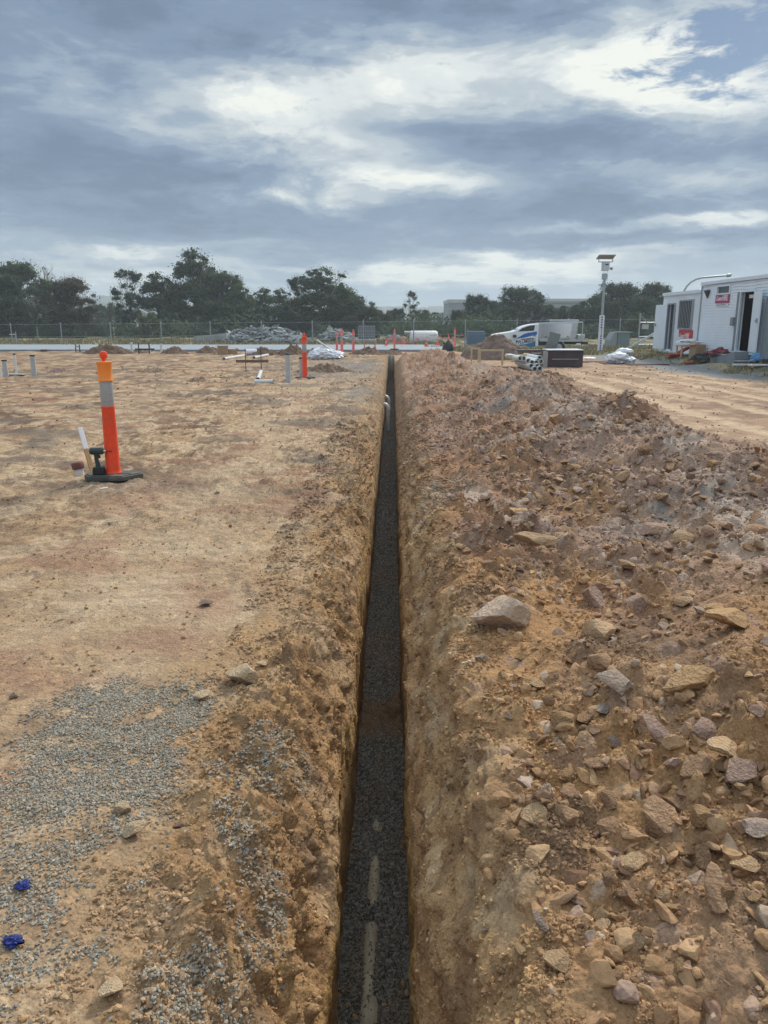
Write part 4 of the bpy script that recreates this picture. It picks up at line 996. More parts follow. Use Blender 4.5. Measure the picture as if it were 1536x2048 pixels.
p = GT(503, 710); o = MB(); o.tube([(-.25, 0, .13), (.25, .1, .13)], .14, 16); o = o.build('plastic_roll', m_bag, None, loc=p); tag(o, 'small white roll of plastic behind the two pipes lying in line', 'roll')
# white plastic heap with boards
p = GT(650, 717)
hp = thing('plastic_sheet_heap', p, 0, 'heap of white plastic sheeting with pale boards on top beside pink bollard', 'plastic heap')
crumple('sheeting', (0, .35, .14), .72, .5, .30, m_bag, 11, None, None, 5, .3, 2.0, hp, flat=.45); crumple('sheeting', (-.30, .15, .10), .40, .3, .20, m_bag, 12, None, None, 4, .4, 3.4, hp, flat=.5)
crumple('sheeting', (.38, .1, .10), .34, .25, .17, m_bag, 13, None, None, 4, .4, 3.4, hp, flat=.5)
for i in range(3): MB().box((0, 0, 0), (1.15 - .15 * i, .12, .045), (Matrix.Rotation(R(34 - 3 * i), 3, 'Y') @ Matrix.Rotation(R(6 * i), 3, 'Z'))).build('board', m_woody if i else m_white, hp, loc=(.12 + .06 * i, .2 + .1 * i, .46 - .04 * i))
# cardboard
for i, (px, py, w_, h_, d_, lb) in enumerate([(446, 709, .50, .42, .4, 'taller brown cardboard box standing among far dirt mounds'), (465, 709, .42, .27, .35, 'lower brown cardboard box right of the taller one')]):
    p = GT(px, py); o = thing('cardboard_box', p, .2 + .3 * i, lb, 'box', 'cardboard boxes on the left ground')
    MB().box((0, 0, h_ / 2), (w_, d_, h_)).build('carton', m_card, o, bevel=.01)
    MB().box((-w_ / 2 - .05, 0, h_ - .03), (.16, d_ * .95, .008), Matrix.Rotation(R(-35), 3, 'Y')).build('flap', m_card, o)
    MB().box((w_ / 2 + .05, 0, h_ - .03), (.16, d_ * .95, .008), Matrix.Rotation(R(50), 3, 'Y')).build('flap', m_card, o)
for (px, py, lb) in [(408, 706, 'white scrap left of the cardboard boxes'), (473, 709, 'white scrap right of the cardboard boxes')]:
    p = GT(px, py); crumple('white_scrap', (p.x, p.y, p.z + .05), .12, .08, .06, m_bag, int(px), lb, 'litter', 3)

# ------------------------------------------------------------------ dirt mounds
def mound(cx, cy, rx, ry, h, z0, label, colr, seed, n=70, name='dirt_mound', cat='dirt mound', sharp=1.4, rough=.14, group='mounds of earth'):
    u = np.linspace(-1.12, 1.12, n); X_, Y_ = np.meshgrid(u, u)
    r_ = np.sqrt(X_ ** 2 + Y_ ** 2) + .16 * fbm(X_ * 1.6 + seed, Y_ * 1.6, 3, 600 + seed)
    s_ = np.clip(1 - r_, 0, 1); prof = h * (1 - (1 - s_) ** sharp) * 1.05
    z_ = prof * (1 + rough * 2 * fbm(X_ * 4 + seed, Y_ * 4, 3, 610 + seed)) + rough * h * .7 * fbm(X_ * 11, Y_ * 11, 3, 620 + seed) * np.clip(s_ * 8, 0, 1)
    z_ = np.where(r_ > 1.0, -.06, z_); 
    V_ = np.stack([cx + X_ * rx, cy + Y_ * ry, z0 + z_], -1).reshape(-1, 3)
    i_ = np.arange(n * n).reshape(n, n); F_ = np.stack([i_[:-1, :-1], i_[:-1, 1:], i_[1:, 1:], i_[1:, :-1]], -1).reshape(-1, 4)
    k_ = (r_[:-1, :-1] < 1.06).ravel(); F_ = F_[k_]
    t_ = np.broadcast_to(C3(*colr), (n * n, 3)) * (1 + .35 * fbm(X_ * 5, Y_ * 5, 4, 630 + seed)).reshape(-1, 1)
    o = np_obj(name, V_, F_, M_SOIL, tint=np.clip(t_, .01, 1), smooth=True); return tag(o, label, cat, group)
BM = (.17, .115, .08)
def mnd(px, pyb, pyt, wpx, zc, label, seed, c_=BM, **k):
    p = P(px, pyb, zc); z0 = -.03
    h = (pyb - pyt) / F * zc * 1.05; mound(p.x, p.y + .3, wpx / F * zc / 2, max(.7, wpx / F * zc / 3.2), h, z0, label, c_, seed, **k)
mnd(213, 707, 690, 112, 38, 'widest low brown mound in front of the left part of the slab', 1)
mnd(346, 708, 694, 58, 38, 'small pointed brown mound right of the far pale stubs', 2)
mnd(415, 706, 694, 60, 39, 'low brown mound left of the cardboard boxes', 3)
mnd(283, 706, 699, 50, 39, 'very low rubble of earth under the far dark crossbar', 4)
mnd(525, 710, 695, 70, 36.5, 'brown mound behind the right-hand loose pipe', 5)
mnd(582, 710, 691, 66, 36.5, 'peaked brown mound left of the red-orange bollard', 6)
mnd(628, 708, 696, 46, 37, 'brown mound behind the left end of the white plastic', 7)
mnd(735, 709, 695, 78, 37, 'brown ridge of earth left of the far trench end', 8)
mnd(783, 706, 697, 60, 37, 'low brown earth across the far end of the trench', 9)
mnd(650, 750, 736, 130, 24, 'low churned brown mound right of the red-orange bollard', 10, (.20, .14, .10), rough=.25)
mnd(390, 770, 761, 70, 20, 'low brown hump on open ground left of the profile bars', 11, (.24, .17, .12), rough=.3)
mnd(110, 745, 738, 60, 24, 'flat purplish hump right of the black-capped grey stub', 12, (.22, .15, .13), rough=.3)
mnd(300, 748, 740, 90, 24, 'flat brown hump in the middle of the left ground', 13, (.24, .17, .12), rough=.3)
mnd(1094, 768, 750, 130, 20.5, 'brown clods spread at the foot of the spoil heap before the pipes', 14, (.22, .145, .10), rough=.22)
mnd(994, 724, 680, 150, 33, 'tall smooth grey-brown conical soil pile in front of the ute', 15, (.19, .135, .11), name='soil_pile', cat='soil pile', sharp=1.6, rough=.05, n=60, group=None)

# ------------------------------------------------------------------ slab
a = G(0, 703, 0); y0s = a.y
o = thing('concrete_slab', (0, y0s, 0), 0, 'long low pale concrete slab stretching across the left background', 'concrete slab')
MB().box((-24, 4.6, .02), (54, 9.2, .18)).build('slab_body', m_conc, o, bevel=.02)
b = MB()
for i in range(34): b.box((-49.5 + i * 1.5, -.012, .06), (1.30, .02, .02))
b.build('edge_formwork', m_steel, o)
p = G(72, 703, 0.05); o = MB().box((0, 0, .06), (.35, .2, .12)).build('brick', mat('dark_red_brick', (.12, .06, .05), .85), None, loc=(p.x, y0s - .3, 0)); tag(o, 'dark brick lying against the slab edge at the far left', 'brick')

# ------------------------------------------------------------------ chain-link fence
FY = 56.0
fpx = [25, 125, 224, 325, 423, 525, 626, 727, 827, 929, 1031, 1132, 1234]
def meshmat():
    m = bpy.data.materials.new('chain_link'); m.use_nodes = True; n = m.node_tree.nodes; l = m.node_tree.links; b = n['Principled BSDF']
    b.inputs['Base Color'].default_value = (.10, .115, .12, 1); b.inputs['Roughness'].default_value = .5; b.inputs['Metallic'].default_value = .4
    t = n.new('ShaderNodeTexCoord'); outs = []
    for sgn in (1, -1):
        d = n.new('ShaderNodeVectorMath'); d.operation = 'DOT_PRODUCT'; l.new(t.outputs['Object'], d.inputs[0]); d.inputs[1].default_value = (14, 0, 14 * sgn)
        f = n.new('ShaderNodeMath'); f.operation = 'FRACT'; l.new(d.outputs['Value'], f.inputs[0])
        g = n.new('ShaderNodeMath'); g.operation = 'LESS_THAN'; l.new(f.outputs[0], g.inputs[0]); g.inputs[1].default_value = .08; outs.append(g.outputs[0])
    mm = n.new('ShaderNodeMath'); mm.operation = 'MAXIMUM'; l.new(outs[0], mm.inputs[0]); l.new(outs[1], mm.inputs[1])
    tr = n.new('ShaderNodeBsdfTransparent'); mx_ = n.new('ShaderNodeMixShader'); l.new(mm.outputs[0], mx_.inputs[0]); l.new(tr.outputs[0], mx_.inputs[1]); l.new(b.outputs[0], mx_.inputs[2])
    l.new(mx_.outputs[0], n['Material Output'].inputs[0]); return m
m_mesh = meshmat()
zfp = 55.0
fxs = [P(px, 690, zfp).x for px in fpx]; step = (fxs[-1] - fxs[0]) / 12
fxs = [fxs[0] - step * k for k in (4, 3, 2, 1)] + fxs + [fxs[-1] + step * k for k in (1, 2, 3, 4, 5)]
fe = thing('chain_link_fence', (0, FY, 0), 0, 'long chain-link fence with thin pale posts across the whole background', 'fence')
def ftop(x_): return 1.55 + .35 * (x_ + 27) / 44 - .2
def fbase(x_): return -.35 + .2 * (x_ + 27) / 44
for x_ in fxs:
    MB().tube([(x_, 0, fbase(x_) - .1), (x_, 0, ftop(x_) + .12)], .042, 8).build('post', m_steel, fe)
b = MB()
for k_ in range(len(fxs) - 1):
    xa, xb = fxs[k_], fxs[k_ + 1]; b.add([(xa, -.05, fbase(xa)), (xb, -.05, fbase(xb)), (xb, -.05, ftop(xb)), (xa, -.05, ftop(xa))], [(0, 1, 2, 3)])
b.build('mesh_panel', m_mesh, fe)
for zf in (.0, .5, 1.0): MB().tube([(fxs[0], -.05, fbase(fxs[0]) * (1 - zf) + ftop(fxs[0]) * zf), (fxs[-1], -.05, fbase(fxs[-1]) * (1 - zf) + ftop(fxs[-1]) * zf)], .007, 5).build('line_wire', m_steel, fe)
# stay post with rail at the left
p = P(34, 692, 54); o = thing('bracing_post', (p.x, p.y, -.3), 0, 'short pale brace post joined to the leftmost fence post', 'brace post')
MB().tube([(0, 0, 0), (0, 0, 1.15)], .045, 8).build('post', m_steel, o); MB().tube([(-.45, 0, .98), (0, 0, .98)], .035, 8).build('rail', m_steel, o)

# ------------------------------------------------------------------ demolition rubble behind the fence
def slabs(name, boxes, m_, label, cat, seed, n, smin, smax, hgt, kind='stuff'):
    r_ = random.Random(seed); b = MB()
    for i in range(n):
        (xa, xb, yc_, wy, hh) = r_.choice(boxes)
        t = r_.random(); x_ = xa + (xb - xa) * t; env = (1 - abs(2 * t - 1) ** 2.5); v_ = r_.uniform(-1, 1); z_ = hh * env * (1 - abs(v_) ** 1.5) * r_.uniform(.75, 1.0)
        s_ = r_.uniform(smin, smax); rot = Matrix.Rotation(r_.gauss(0, .35), 3, 'X') @ Matrix.Rotation(r_.gauss(0, .3), 3, 'Y') @ Matrix.Rotation(r_.random() * 6.3, 3, 'Z')
        nn = r_.choice([4, 5, 6]); an = sorted(r_.random() * 2 * PI for _ in range(nn)); poly = [(math.cos(q_) * s_ * r_.uniform(.6, 1), math.sin(q_) * s_ * r_.uniform(.4, .8)) for q_ in an]
        th = r_.uniform(.03, .14); vs_ = [rot @ Vector((a_, c_, -th / 2)) for a_, c_ in poly] + [rot @ Vector((a_, c_, th / 2)) for a_, c_ in poly]
        ce = Vector((x_, yc_ + v_ * wy, z_ - .25)); b.add([q_ + ce for q_ in vs_], [tuple(range(nn))[::-1], tuple(range(nn, 2 * nn))] + [(i_, (i_ + 1) % nn, nn + (i_ + 1) % nn, nn + i_) for i_ in range(nn)])
    return tag(b.build(name, m_), label, cat, kind=kind)
def Xat(px, zc): return P(px, 690, zc).x
slabs('demolition_rubble', [(Xat(425, 60), Xat(622, 60), 61.5, 2.4, 1.50)], m_lab, 'wide heap of broken grey concrete slabs behind the fence', 'rubble heap', 5, 420, .25, .75, 1.5)
slabs('demolition_rubble', [(Xat(632, 60), Xat(710, 60), 61.5, 1.6, 1.30)], m_lab, 'smaller tangled heap of broken pale slabs right of the wide grey heap', 'rubble heap', 8, 150, .2, .6, 1.3)
slabs('demolition_rubble', [(Xat(755, 60), Xat(815, 60), 62.5, 1.2, .8)], m_lab, 'low dark scattered scrap between the stacked cages and the white tank', 'rubble heap', 9, 90, .1, .3, .8)
bar(P(388, 679, 58.5), P(454, 672, 58.5), .35, .45, 'concrete_beam', m_lab, None)
tag(bpy.data.objects['concrete_beam'], 'long pale concrete beam propped at the left end of the wide rubble heap', 'beam')
bar(P(650, 664, 60.5), P(676, 659, 60.5), .25, .12, 'steel_girder', m_steel, None); tag(bpy.data.objects['steel_girder'], 'grey girder lying on top of the smaller pale rubble heap', 'girder')
# stacked cages / pallets
for i, px in enumerate((722, 733, 745)):
    p = P(px, 684, 59.5); o = thing('stacked_cage', (p.x, p.y, -.25), .0, ['left one of three grey wire cages stacked behind the fence', 'middle one of three grey wire cages stacked behind the fence', 'right one of three grey wire cages stacked behind the fence'][i], 'cage', 'wire cages behind the fence')
    f_ = MB()
    for z_ in (.3, .7, 1.1, 1.48): f_.box((0, -.2, z_), (.40, .05, .05))
    for x_ in (-.19, -.06, .06, .19): f_.box((x_, -.2, .85), (.04, .048, 1.2))
    f_.build('wire_front', m_steel, o); MB().box((0, .1, .8), (.38, .5, 1.3)).build('contents', mat('grey_blue_goods', (.16, .18, .2), .7, var=.3, vscale=4), o)
p = P(729, 687, 58.5); o = MB().box((0, 0, .22), (1.7, .5, .48)).build('pale_crate', mat('pale_crate_board', (.42, .42, .46), .8, var=.2), None, bevel=.02, loc=(p.x, p.y, -.2)); tag(o, 'long pale crate in front of the stacked wire cages', 'crate')
# white tank
p = P(849, 687, 58); tk = thing('white_tank', (p.x, p.y, -.2), 0, 'large white cylindrical tank lying on its side behind the fence', 'tank')
L_ = 54 / F * 58; MB().tube([(-L_ / 2 - .1, 0, .50), (-L_ / 2, 0, .50), (L_ / 2 - .2, 0, .50), (L_ / 2 - .06, 0, .50), (L_ / 2, 0, .50)], [.42, .60, .60, .52, .30], 28).build('shell', m_white, tk)
MB().box((-.7, 0, .0), (.12, .8, .2)).build('cradle', m_steel, tk); MB().box((.7, 0, .0), (.12, .8, .2)).build('cradle', m_steel, tk)
MB().tube([(-L_ / 2 - .5, .1, .98), (-L_ / 2 + .3, .1, .98)], .09, 10).build('inlet_pipe', m_white, tk)
# pink safety mesh
b = MB(); r_ = random.Random(4)
for i in range(9): b.box((-1.05 + .25 * i, .0, .45 + .22 * math.sin(i * .8)), (.24, .02, .06), Matrix.Rotation(.35 * math.cos(i * .8), 3, 'Y'))
for i in range(9): b.box((-1.05 + .25 * i, .01, .25 + .16 * math.sin(i * .8 + 1)), (.24, .02, .05), Matrix.Rotation(.3 * math.cos(i * .8), 3, 'Y'))
for i in range(8): b.box((-1 + .28 * i, .005, .3), (.03, .02, .5))
p = P(807, 688, 52); o = b.build('barrier_mesh', m_pk, None, loc=(p.x, p.y, -.05)); tag(o, 'sagging pink-orange barrier mesh in front of the white tank', 'barrier mesh')
b = MB(); 
for i in range(10): b.box((-1.2 + .26 * i, .0, .5 + .15 * math.sin(i * .9)), (.26, .02, .05), Matrix.Rotation(.3 * math.cos(i * .9), 3, 'Y'))
p = P(890, 684, 53); o = b.build('barrier_tape', m_pk, None, loc=(p.x, p.y, .0)); tag(o, 'pink barrier tape sagging between far posts right of the white tank', 'barrier tape')
# blue containers
m_bc = mat('faded_blue_steel', (.10, .17, .27), .6, var=.15)
for i, (px, w_, h_, lb) in enumerate([(951, 34, 20, 'faded blue steel container behind the fence')]):
    p = P(px, 686, 62); o = thing('blue_container', (p.x, p.y, -.2), 0, lb, 'container')
    ww = w_ / F * 62; hh = h_ / F * 62 + .2; MB().box((0, 0, hh / 2), (ww, 1.5, hh)).build('shell', m_bc, o, bevel=.02)
    b = MB(); [b.box((-ww / 2 + .1 + k_ * ww / 9, -.76, hh / 2), (.05, .03, hh * .85)) for k_ in range(9)]; b.build('ribs', m_bc, o)

# ------------------------------------------------------------------ black bag, timber frames, box, ledge
p = P(895, 708, 30.5); p.z = hz_(p.x, p.y)
o = thing('black_bag', p, 0, 'black sagging bag standing on the far end of the spoil heap', 'bag')
bx_ = MB().lathe([(.22, -.05), (.27, .06), (.25, .2), (.17, .38), (.07, .52), (.03, .56)], 14)
ob = bx_.build('bag_body', mat('black_bag_plastic', (.015, .016, .02), .4, var=.2), o)
for v_ in ob.data.vertices:
    k_ = 1 + .18 * math.sin(v_.co.x * 19 + v_.co.z * 9) ; v_.co.x *= k_; v_.co.y *= 2 - k_; v_.co.x += .07 * v_.co.z
MB().box((-.14, 0, .42), (.12, .05, .05), Matrix.Rotation(.5, 3, 'Y')).build('loose_end', m_blk, o)
def frame(pa, pb_, h, label, legs=True):
    a = Vector(pa); c_ = Vector(pb_); o = thing('timber_hurdle', a, 0, label, 'timber frame', 'pale timber frames beside the spoil heap')
    bar((0, 0, h), (c_ - a) + Vector((0, 0, h)), .09, .05, 'top_rail', m_woody, o)
    bar((0, 0, -.1), (0, 0, h + .04), .06, .08, 'leg', m_woody, o); bar((c_ - a) + Vector((0, 0, -.1)), (c_ - a) + Vector((0, 0, h + .04)), .06, .08, 'leg', m_woody, o)
za = 28.5
def low(px, py, zc, z): p = P(px, py, zc); p.z = z; return p
frame(low(958, 715, 28.5, .0), low(1004, 715, 28), (P(980, 701, 28.2).z), 'pale yellow timber frame between soil pile and spoil heap, the wide one') if False else None
zt_ = P(980, 700.5, 28).z
frame(low(960, 715, 28, .1), low(1005, 715, 28, .1), zt_ - .1, 'wide pale timber frame in front of the grey-brown soil pile')
frame(low(943, 715, 28.6, .1), low(957, 715, 28.6, .1), P(950, 697, 28.6).z - .1, 'narrow pale timber frame left of the wide one')
bar(P(1012, 714, 26.5), P(1054, 710, 26.2), .05, .10, 'timber_plank', m_woody, None); tag(bpy.data.objects['timber_plank'], 'pale plank leaning above the stacked white pipes', 'plank')
# brown steel box
pA = G(1093, 733, .0); pB = G(1163, 729, 0.0); zcb = 26.8
m_bs = mat('dark_purple_brown_steel', (.060, .042, .052), .5, var=.25, vscale=3, stain=(.12, .09, .09), stain_amt=.4)
pc = P(1125, 731, 27.0); hgt = P(1125, 700.5, 27.0).z
o = thing('steel_formwork_box', (pc.x, pc.y, 0), .02, 'dark purple-brown steel box with a white sheet along its top', 'steel box')
w_ = 74 / F * 27
MB().box((.06, .5, hgt / 2), (w_, 1.0, hgt)).build('box_body', m_bs, o, bevel=.01)
MB().box((.06, .38, hgt + .015), (w_ * .97, .9, .03)).build('top_sheet', m_bag, o)
MB().box((.08, -.022, hgt * .48), (w_ * .72, .03, .025)).build('side_rail', m_steel, o)
MB().box((-w_ / 2 + .02, -.04, hgt / 2 - .02), (.16, .09, hgt * .96)).build('corner_post', m_conc2, o)
MB().box((-w_ / 2 - .24, .25, hgt * .42), (.32, .5, hgt * .8)).build('end_panel', m_bs, o)
pc2 = P(1108, 700, 28.3); o = MB().box((0, 0, .34), (.40, .05, .66), Matrix.Rotation(R(14), 3, 'Y')).build('leaning_panel', mat('grey_green_board', (.16, .18, .175), .7, var=.15), None, loc=(pc2.x - .1, pc2.y - .2, pc2.z - .05)); tag(o, 'grey-green board leaning on top of the dark steel box in front of the ute', 'board')
pc = P(1068, 731, 31); o = thing('concrete_ledge', (pc.x, pc.y, 0), 0, 'low grey concrete block behind the stacked pipes, under the ute', 'concrete block')
hh = P(1068, 701.5, 31).z; MB().box((.1, .4, hh / 2), (1.55, .9, hh)).build('block', m_conc2, o, bevel=.02); MB().box((.35, -.1, hh + .03), (2.2, .5, .05)).build('cap_rail', mat('dark_edge', (.10, .10, .09), .8), o)
# stack of white pipes
RP = .075; mid = P(1058, 740, 25.3); k_ = 0
NM = ['lowest', 'second lowest', 'third']
SPOTS = [(1080, 716, 'right end of the second row'), (1076, 722, ''), (1047, 717, ''), (1041, 717, ''), (1057, 722, ''), (1064, 725, ''), (1073, 725, ''), (1082, 723, ''), (1063, 732, ''), (1075, 732, ''), (1080, 737, ''), (1070, 738, '')]
LB = ['white pipe at the upper right of the stack, set back', 'white pipe of the second row, third from the left', 'white pipe of the top row lying at the far left, right-hand one', 'white pipe of the top row lying at the far left, left-hand one',
      'white pipe at the left end of the second row', 'white pipe of the second row, next to its left end', 'white pipe in the middle of the stack under the long one', 'white pipe at the right end of the stack',
      'white pipe of the third row, left one', 'white pipe of the third row, right one', 'white pipe at the bottom right of the stack', 'white pipe at the bottom of the stack, left one']
for (px, py, _), lb in zip(SPOTS, LB):
    zc = 24.6 + (740 - py) * .035; p = P(px, py, zc); o = thing('stacked_pipe', p, 0, lb, 'pipe', 'white pipes stacked by the steel box')
    d_ = Vector((-.06, 1, 0)).normalized()
    MB().hollow((0, 0, 0), d_ * 2.2, RP, .01).build('pipe', m_pvc, o)
    MB().hollow(-d_ * .003, d_ * .10, RP * 1.16, .012).build('socket', m_pvcg, o)

# ------------------------------------------------------------------ ute (tray-back pickup)
m_wp = mat('white_car_paint', (.80, .82, .84), .25, var=.04, vscale=2, spec=.5)
m_al = mat('brushed_alloy', (.46, .49, .52), .32, metal=.75, var=.12, vscale=1.5)
m_bl = mat('sign_blue', (.02, .12, .42), .4); m_bl2 = mat('sign_teal_blue', (.02, .18, .34), .4); m_ink = mat('sign_dark_ink', (.012, .03, .09), .5)
pt = P(1080, 693, 47.5)
ut = thing('utility_truck', (pt.x - .05, pt.y, -.33), R(-2), 'white tray-back ute with blue door signs and an alloy canopy', 'ute')
S_ = 47.5 / F    # metres per photo pixel there
def ux(px): return (px - 1080) * S_
def uz(py): return (P(1080, py, 47.5).z + .33)
cab = [(ux(982), .45), (ux(982), .85), (ux(986), uz(669)), (ux(997), uz(666.5)), (ux(1025), uz(662)), (ux(1030), uz(659.5)), (ux(1043), uz(652.5)), (ux(1052), uz(649.8)), (ux(1062), uz(647.8)), (ux(1073), uz(646.8)), (ux(1074), uz(650)), (ux(1074), .42), (ux(1028), .38), (ux(1025), .55), (ux(1021), .78), (ux(1013), .86), (ux(1004), .84), (ux(998), .72), (ux(995), .45)]
MB().prism(cab, -.88, .88).build('cab', m_wp, ut, bevel=.05)
win = [(ux(1033), uz(662.5)), (ux(1040), uz(656.8)), (ux(1050), uz(652.5)), (ux(1057), uz(650.8)), (ux(1065.5), uz(650.3)), (ux(1064), uz(661))]
MB().prism(win, -.893, -.885).build('side_window', m_glass, ut)
MB().prism([(ux(1029.5), uz(660.2)), (ux(1043), uz(653.4)), (ux(1043.5), uz(652.8)), (ux(1029.5), uz(659.4))], -.7, .7).build('windscreen', m_glass, ut)
dr_ = MB().prism([(ux(1029), uz(664)), (ux(1066), uz(662)), (ux(1068), uz(692)), (ux(1031), uz(693.5))], -.895, -.882).build('door', m_wp, ut)
MB().prism([(ux(1029.5), uz(677)), (ux(1045), uz(667.5)), (ux(1053), uz(665)), (ux(1070), uz(662.5)), (ux(1070), uz(668.5)), (ux(1060), uz(671)), (ux(1045), uz(675))], -.903, -.896).build('sign_swoosh', m_bl, dr_)
MB().prism([(ux(1031), uz(689.5)), (ux(1050), uz(687)), (ux(1068), uz(682.5)), (ux(1068), uz(692)), (ux(1034), uz(693))], -.903, -.896).build('sign_panel', m_bl2, dr_)
text_part('sign_lettering', 'PLUMBING', .30, m_ink, dr_, (ux(1034.5), -.906, uz(687.2)), (R(90), R(-6.5), 0), shear=.15, xs=.72)
b = MB(); b.tube([(ux(1030.5), -.904, uz(683)), (ux(1031.5), -.904, uz(679.5)), (ux(1033), -.904, uz(680.5)), (ux(1031), -.904, uz(685.5))], .035, 6); b.build('sign_logo', m_bl2, dr_)
MB().box((ux(1052), -.905, uz(677)), (.75, .006, .05), Matrix.Rotation(R(-5), 3, 'Y')).build('sign_small_line', m_ink, dr_)
MB().box((ux(1066), -.90, uz(671)), (.14, .03, .04)).build('handle', m_blk, dr_)
MB().box((ux(1026.5), -1.0, uz(671.5)), (.20, .22, .16)).build('side_mirror', m_blk, ut, bevel=.03)
def wheel(x_, y_):
    w = MB().tube([(x_, y_ - .12, .37), (x_, y_ - .1, .37), (x_, y_ + .1, .37), (x_, y_ + .12, .37)], [.33, .37, .37, .33], 28).build('wheel', m_tyre, ut)
    MB().tube([(x_, y_ - .135, .37), (x_, y_ - .118, .37)], [.19, .21], 20).build('rim', m_al, w)
    MB().tube([(x_, y_ - .142, .37), (x_, y_ - .13, .37)], .06, 12).build('hub', m_steel, w)
for x_ in (ux(1008.5), ux(1114)):
    for y_ in (-.75, .78): wheel(x_, y_)
MB().box((ux(1120), 0, .62), (3.3, .75, .16)).build('chassis', m_blk, ut)
MB().box((ux(1118), 0, uz(680.5)), (ux(1157) - ux(1071.5), 1.86, .12)).build('tray', m_al, ut, bevel=.01)
ca = MB().prism([(ux(1073), uz(679)), (ux(1074.5), uz(645.5)), (ux(1150), uz(643.5)), (ux(1145), uz(677))], -.90, .90).build('canopy', m_al, ut, bevel=.02)
MB().prism([(ux(1077), uz(676)), (ux(1078.5), uz(647.5)), (ux(1138), uz(646.5)), (ux(1135), uz(674.5))], -.915, -.902).build('side_door', mat('polished_alloy', (.50, .53, .57), .18, metal=.85, var=.05), ca, bevel=.006)
for hx in (1088, 1112, 1130): MB().box((ux(hx), -.925, uz(673)), (.12, .03, .04)).build('latch', m_blk, ca)
MB().box((ux(1123), 0, uz(641.5)), (ux(1152) - ux(1095), 1.3, .13)).build('roof_rack', m_al, ut, bevel=.02)
MB().box((ux(1086), 0, uz(644)), (.6, 1.0, .06)).build('roof_hatch', m_blk, ut)
fr_ = MB(); fr_.tube([(ux(1152), -.85, uz(680)), (ux(1158.5), -.85, uz(665)), (ux(1157.5), -.85, uz(644.5)), (ux(1150), -.85, uz(644))], .035, 8); fr_.tube([(ux(1152), .85, uz(680)), (ux(1158.5), .85, uz(665)), (ux(1157.5), .85, uz(644.5)), (ux(1150), .85, uz(644))], .035, 8); fr_.tube([(ux(1157.5), -.85, uz(644.5)), (ux(1157.5), .85, uz(644.5))], .035, 8)
fr_.build('rear_ladder_frame', m_al, ut)
MB().box((ux(1157), 0, uz(673.5)), (.42, 1.7, .28)).build('tow_rack', m_al, ut, bevel=.02)
MB().box((ux(1152), -.8, uz(687)), (.25, .12, .09)).build('tail_light', m_wp, ut)
fl = MB(); fl.tube([(ux(1118), -.93, uz(680)), (ux(1127), -.93, uz(692))], .025, 6); fl.build('mudguard_stay', m_al, ut)
MB().box((ux(1092), -.6, .62), (1.3, .4, .25)).build('under_tray_box', m_blk, ut)

# ------------------------------------------------------------------ camera tower
zt = 41.0; pt = P(1199.5, 703, zt); tw = thing('camera_tower', (pt.x, pt.y, pt.z), 0, 'tall grey pole with solar panel, camera box and blue-white checked band', 'camera tower')
def th(py): return P(1205, py, zt).z - pt.z
m_band = mat('white_band', (.72, .74, .80), .5); m_navy = mat('navy_blue', (.02, .035, .20), .5)
MB().tube([(0, 0, -.3), (0, 0, th(550))], .068, 16).build('pole', m_steel, tw)
bd = MB().box((0, 0, th(630) / 2), (.22, .2, th(630) - .04)).build('checked_band', m_band, tw)
b = MB(); hh = th(630)
for i in range(5): b.box((-.02, -.104, hh - .12 - i * .13), (.085, .01, .075), Matrix.Rotation(PI / 4 * 0, 3, 'Z'))
for i in range(7): b.box((-.01, -.104, .08 + i * .12), (.085, .01, .07))
b.build('blue_checks', m_navy, bd)
b = MB(); [b.box((0, -.104, hh * .42 + i * .085), (.06, .008, .05)) for i in range(6)]; b.build('small_writing', mat('grey_blue_ink', (.14, .18, .30), .6), bd)
MB().box((0, 0, th(555)), (.25, .24, .30)).build('battery_box', m_steel, tw, bevel=.02)
MB().box((0, -.02, th(536)), (.36, .3, .42)).build('camera_housing', mat('light_grey_box', (.50, .54, .58), .4), tw, bevel=.03)
MB().box((.03, -.175, th(532.5)), (.16, .02, .06)).build('lens_window', m_blk, tw)
b = MB().lathe([(.02, -.07), (.07, -.05), (.08, .02), (.05, .07)], 14, c=(.30, -.08, th(540))); b.build('dome_camera', mat('mid_grey', (.22, .24, .25), .4), tw)
MB().tube([(.15, -.05, th(538)), (.27, -.08, th(538.5))], .025, 8).build('bracket_arm', m_steel, tw)
for x_ in (-.10, .08): MB().lathe([(.02, -.03), (.045, 0), (.02, .03)], 10, c=(x_, -.16, th(546.6))).build('floodlight', m_band, tw)
b = MB(); 
for x_ in (-.36, .36): b.tube([(x_, 0, th(527)), (x_, 0, th(519))], .022, 6)
b.tube([(-.36, 0, th(527)), (.36, 0, th(527))], .022, 6); b.build('panel_bracket', m_steel, tw)
MB().box((.0, .0, 0), (.86, .62, .04), Matrix.Rotation(R(-14), 3, 'X')).build('solar_panel', mat('solar_panel_back', (.30, .30, .30), .5), tw, loc=(.0, 0, th(517.5)))

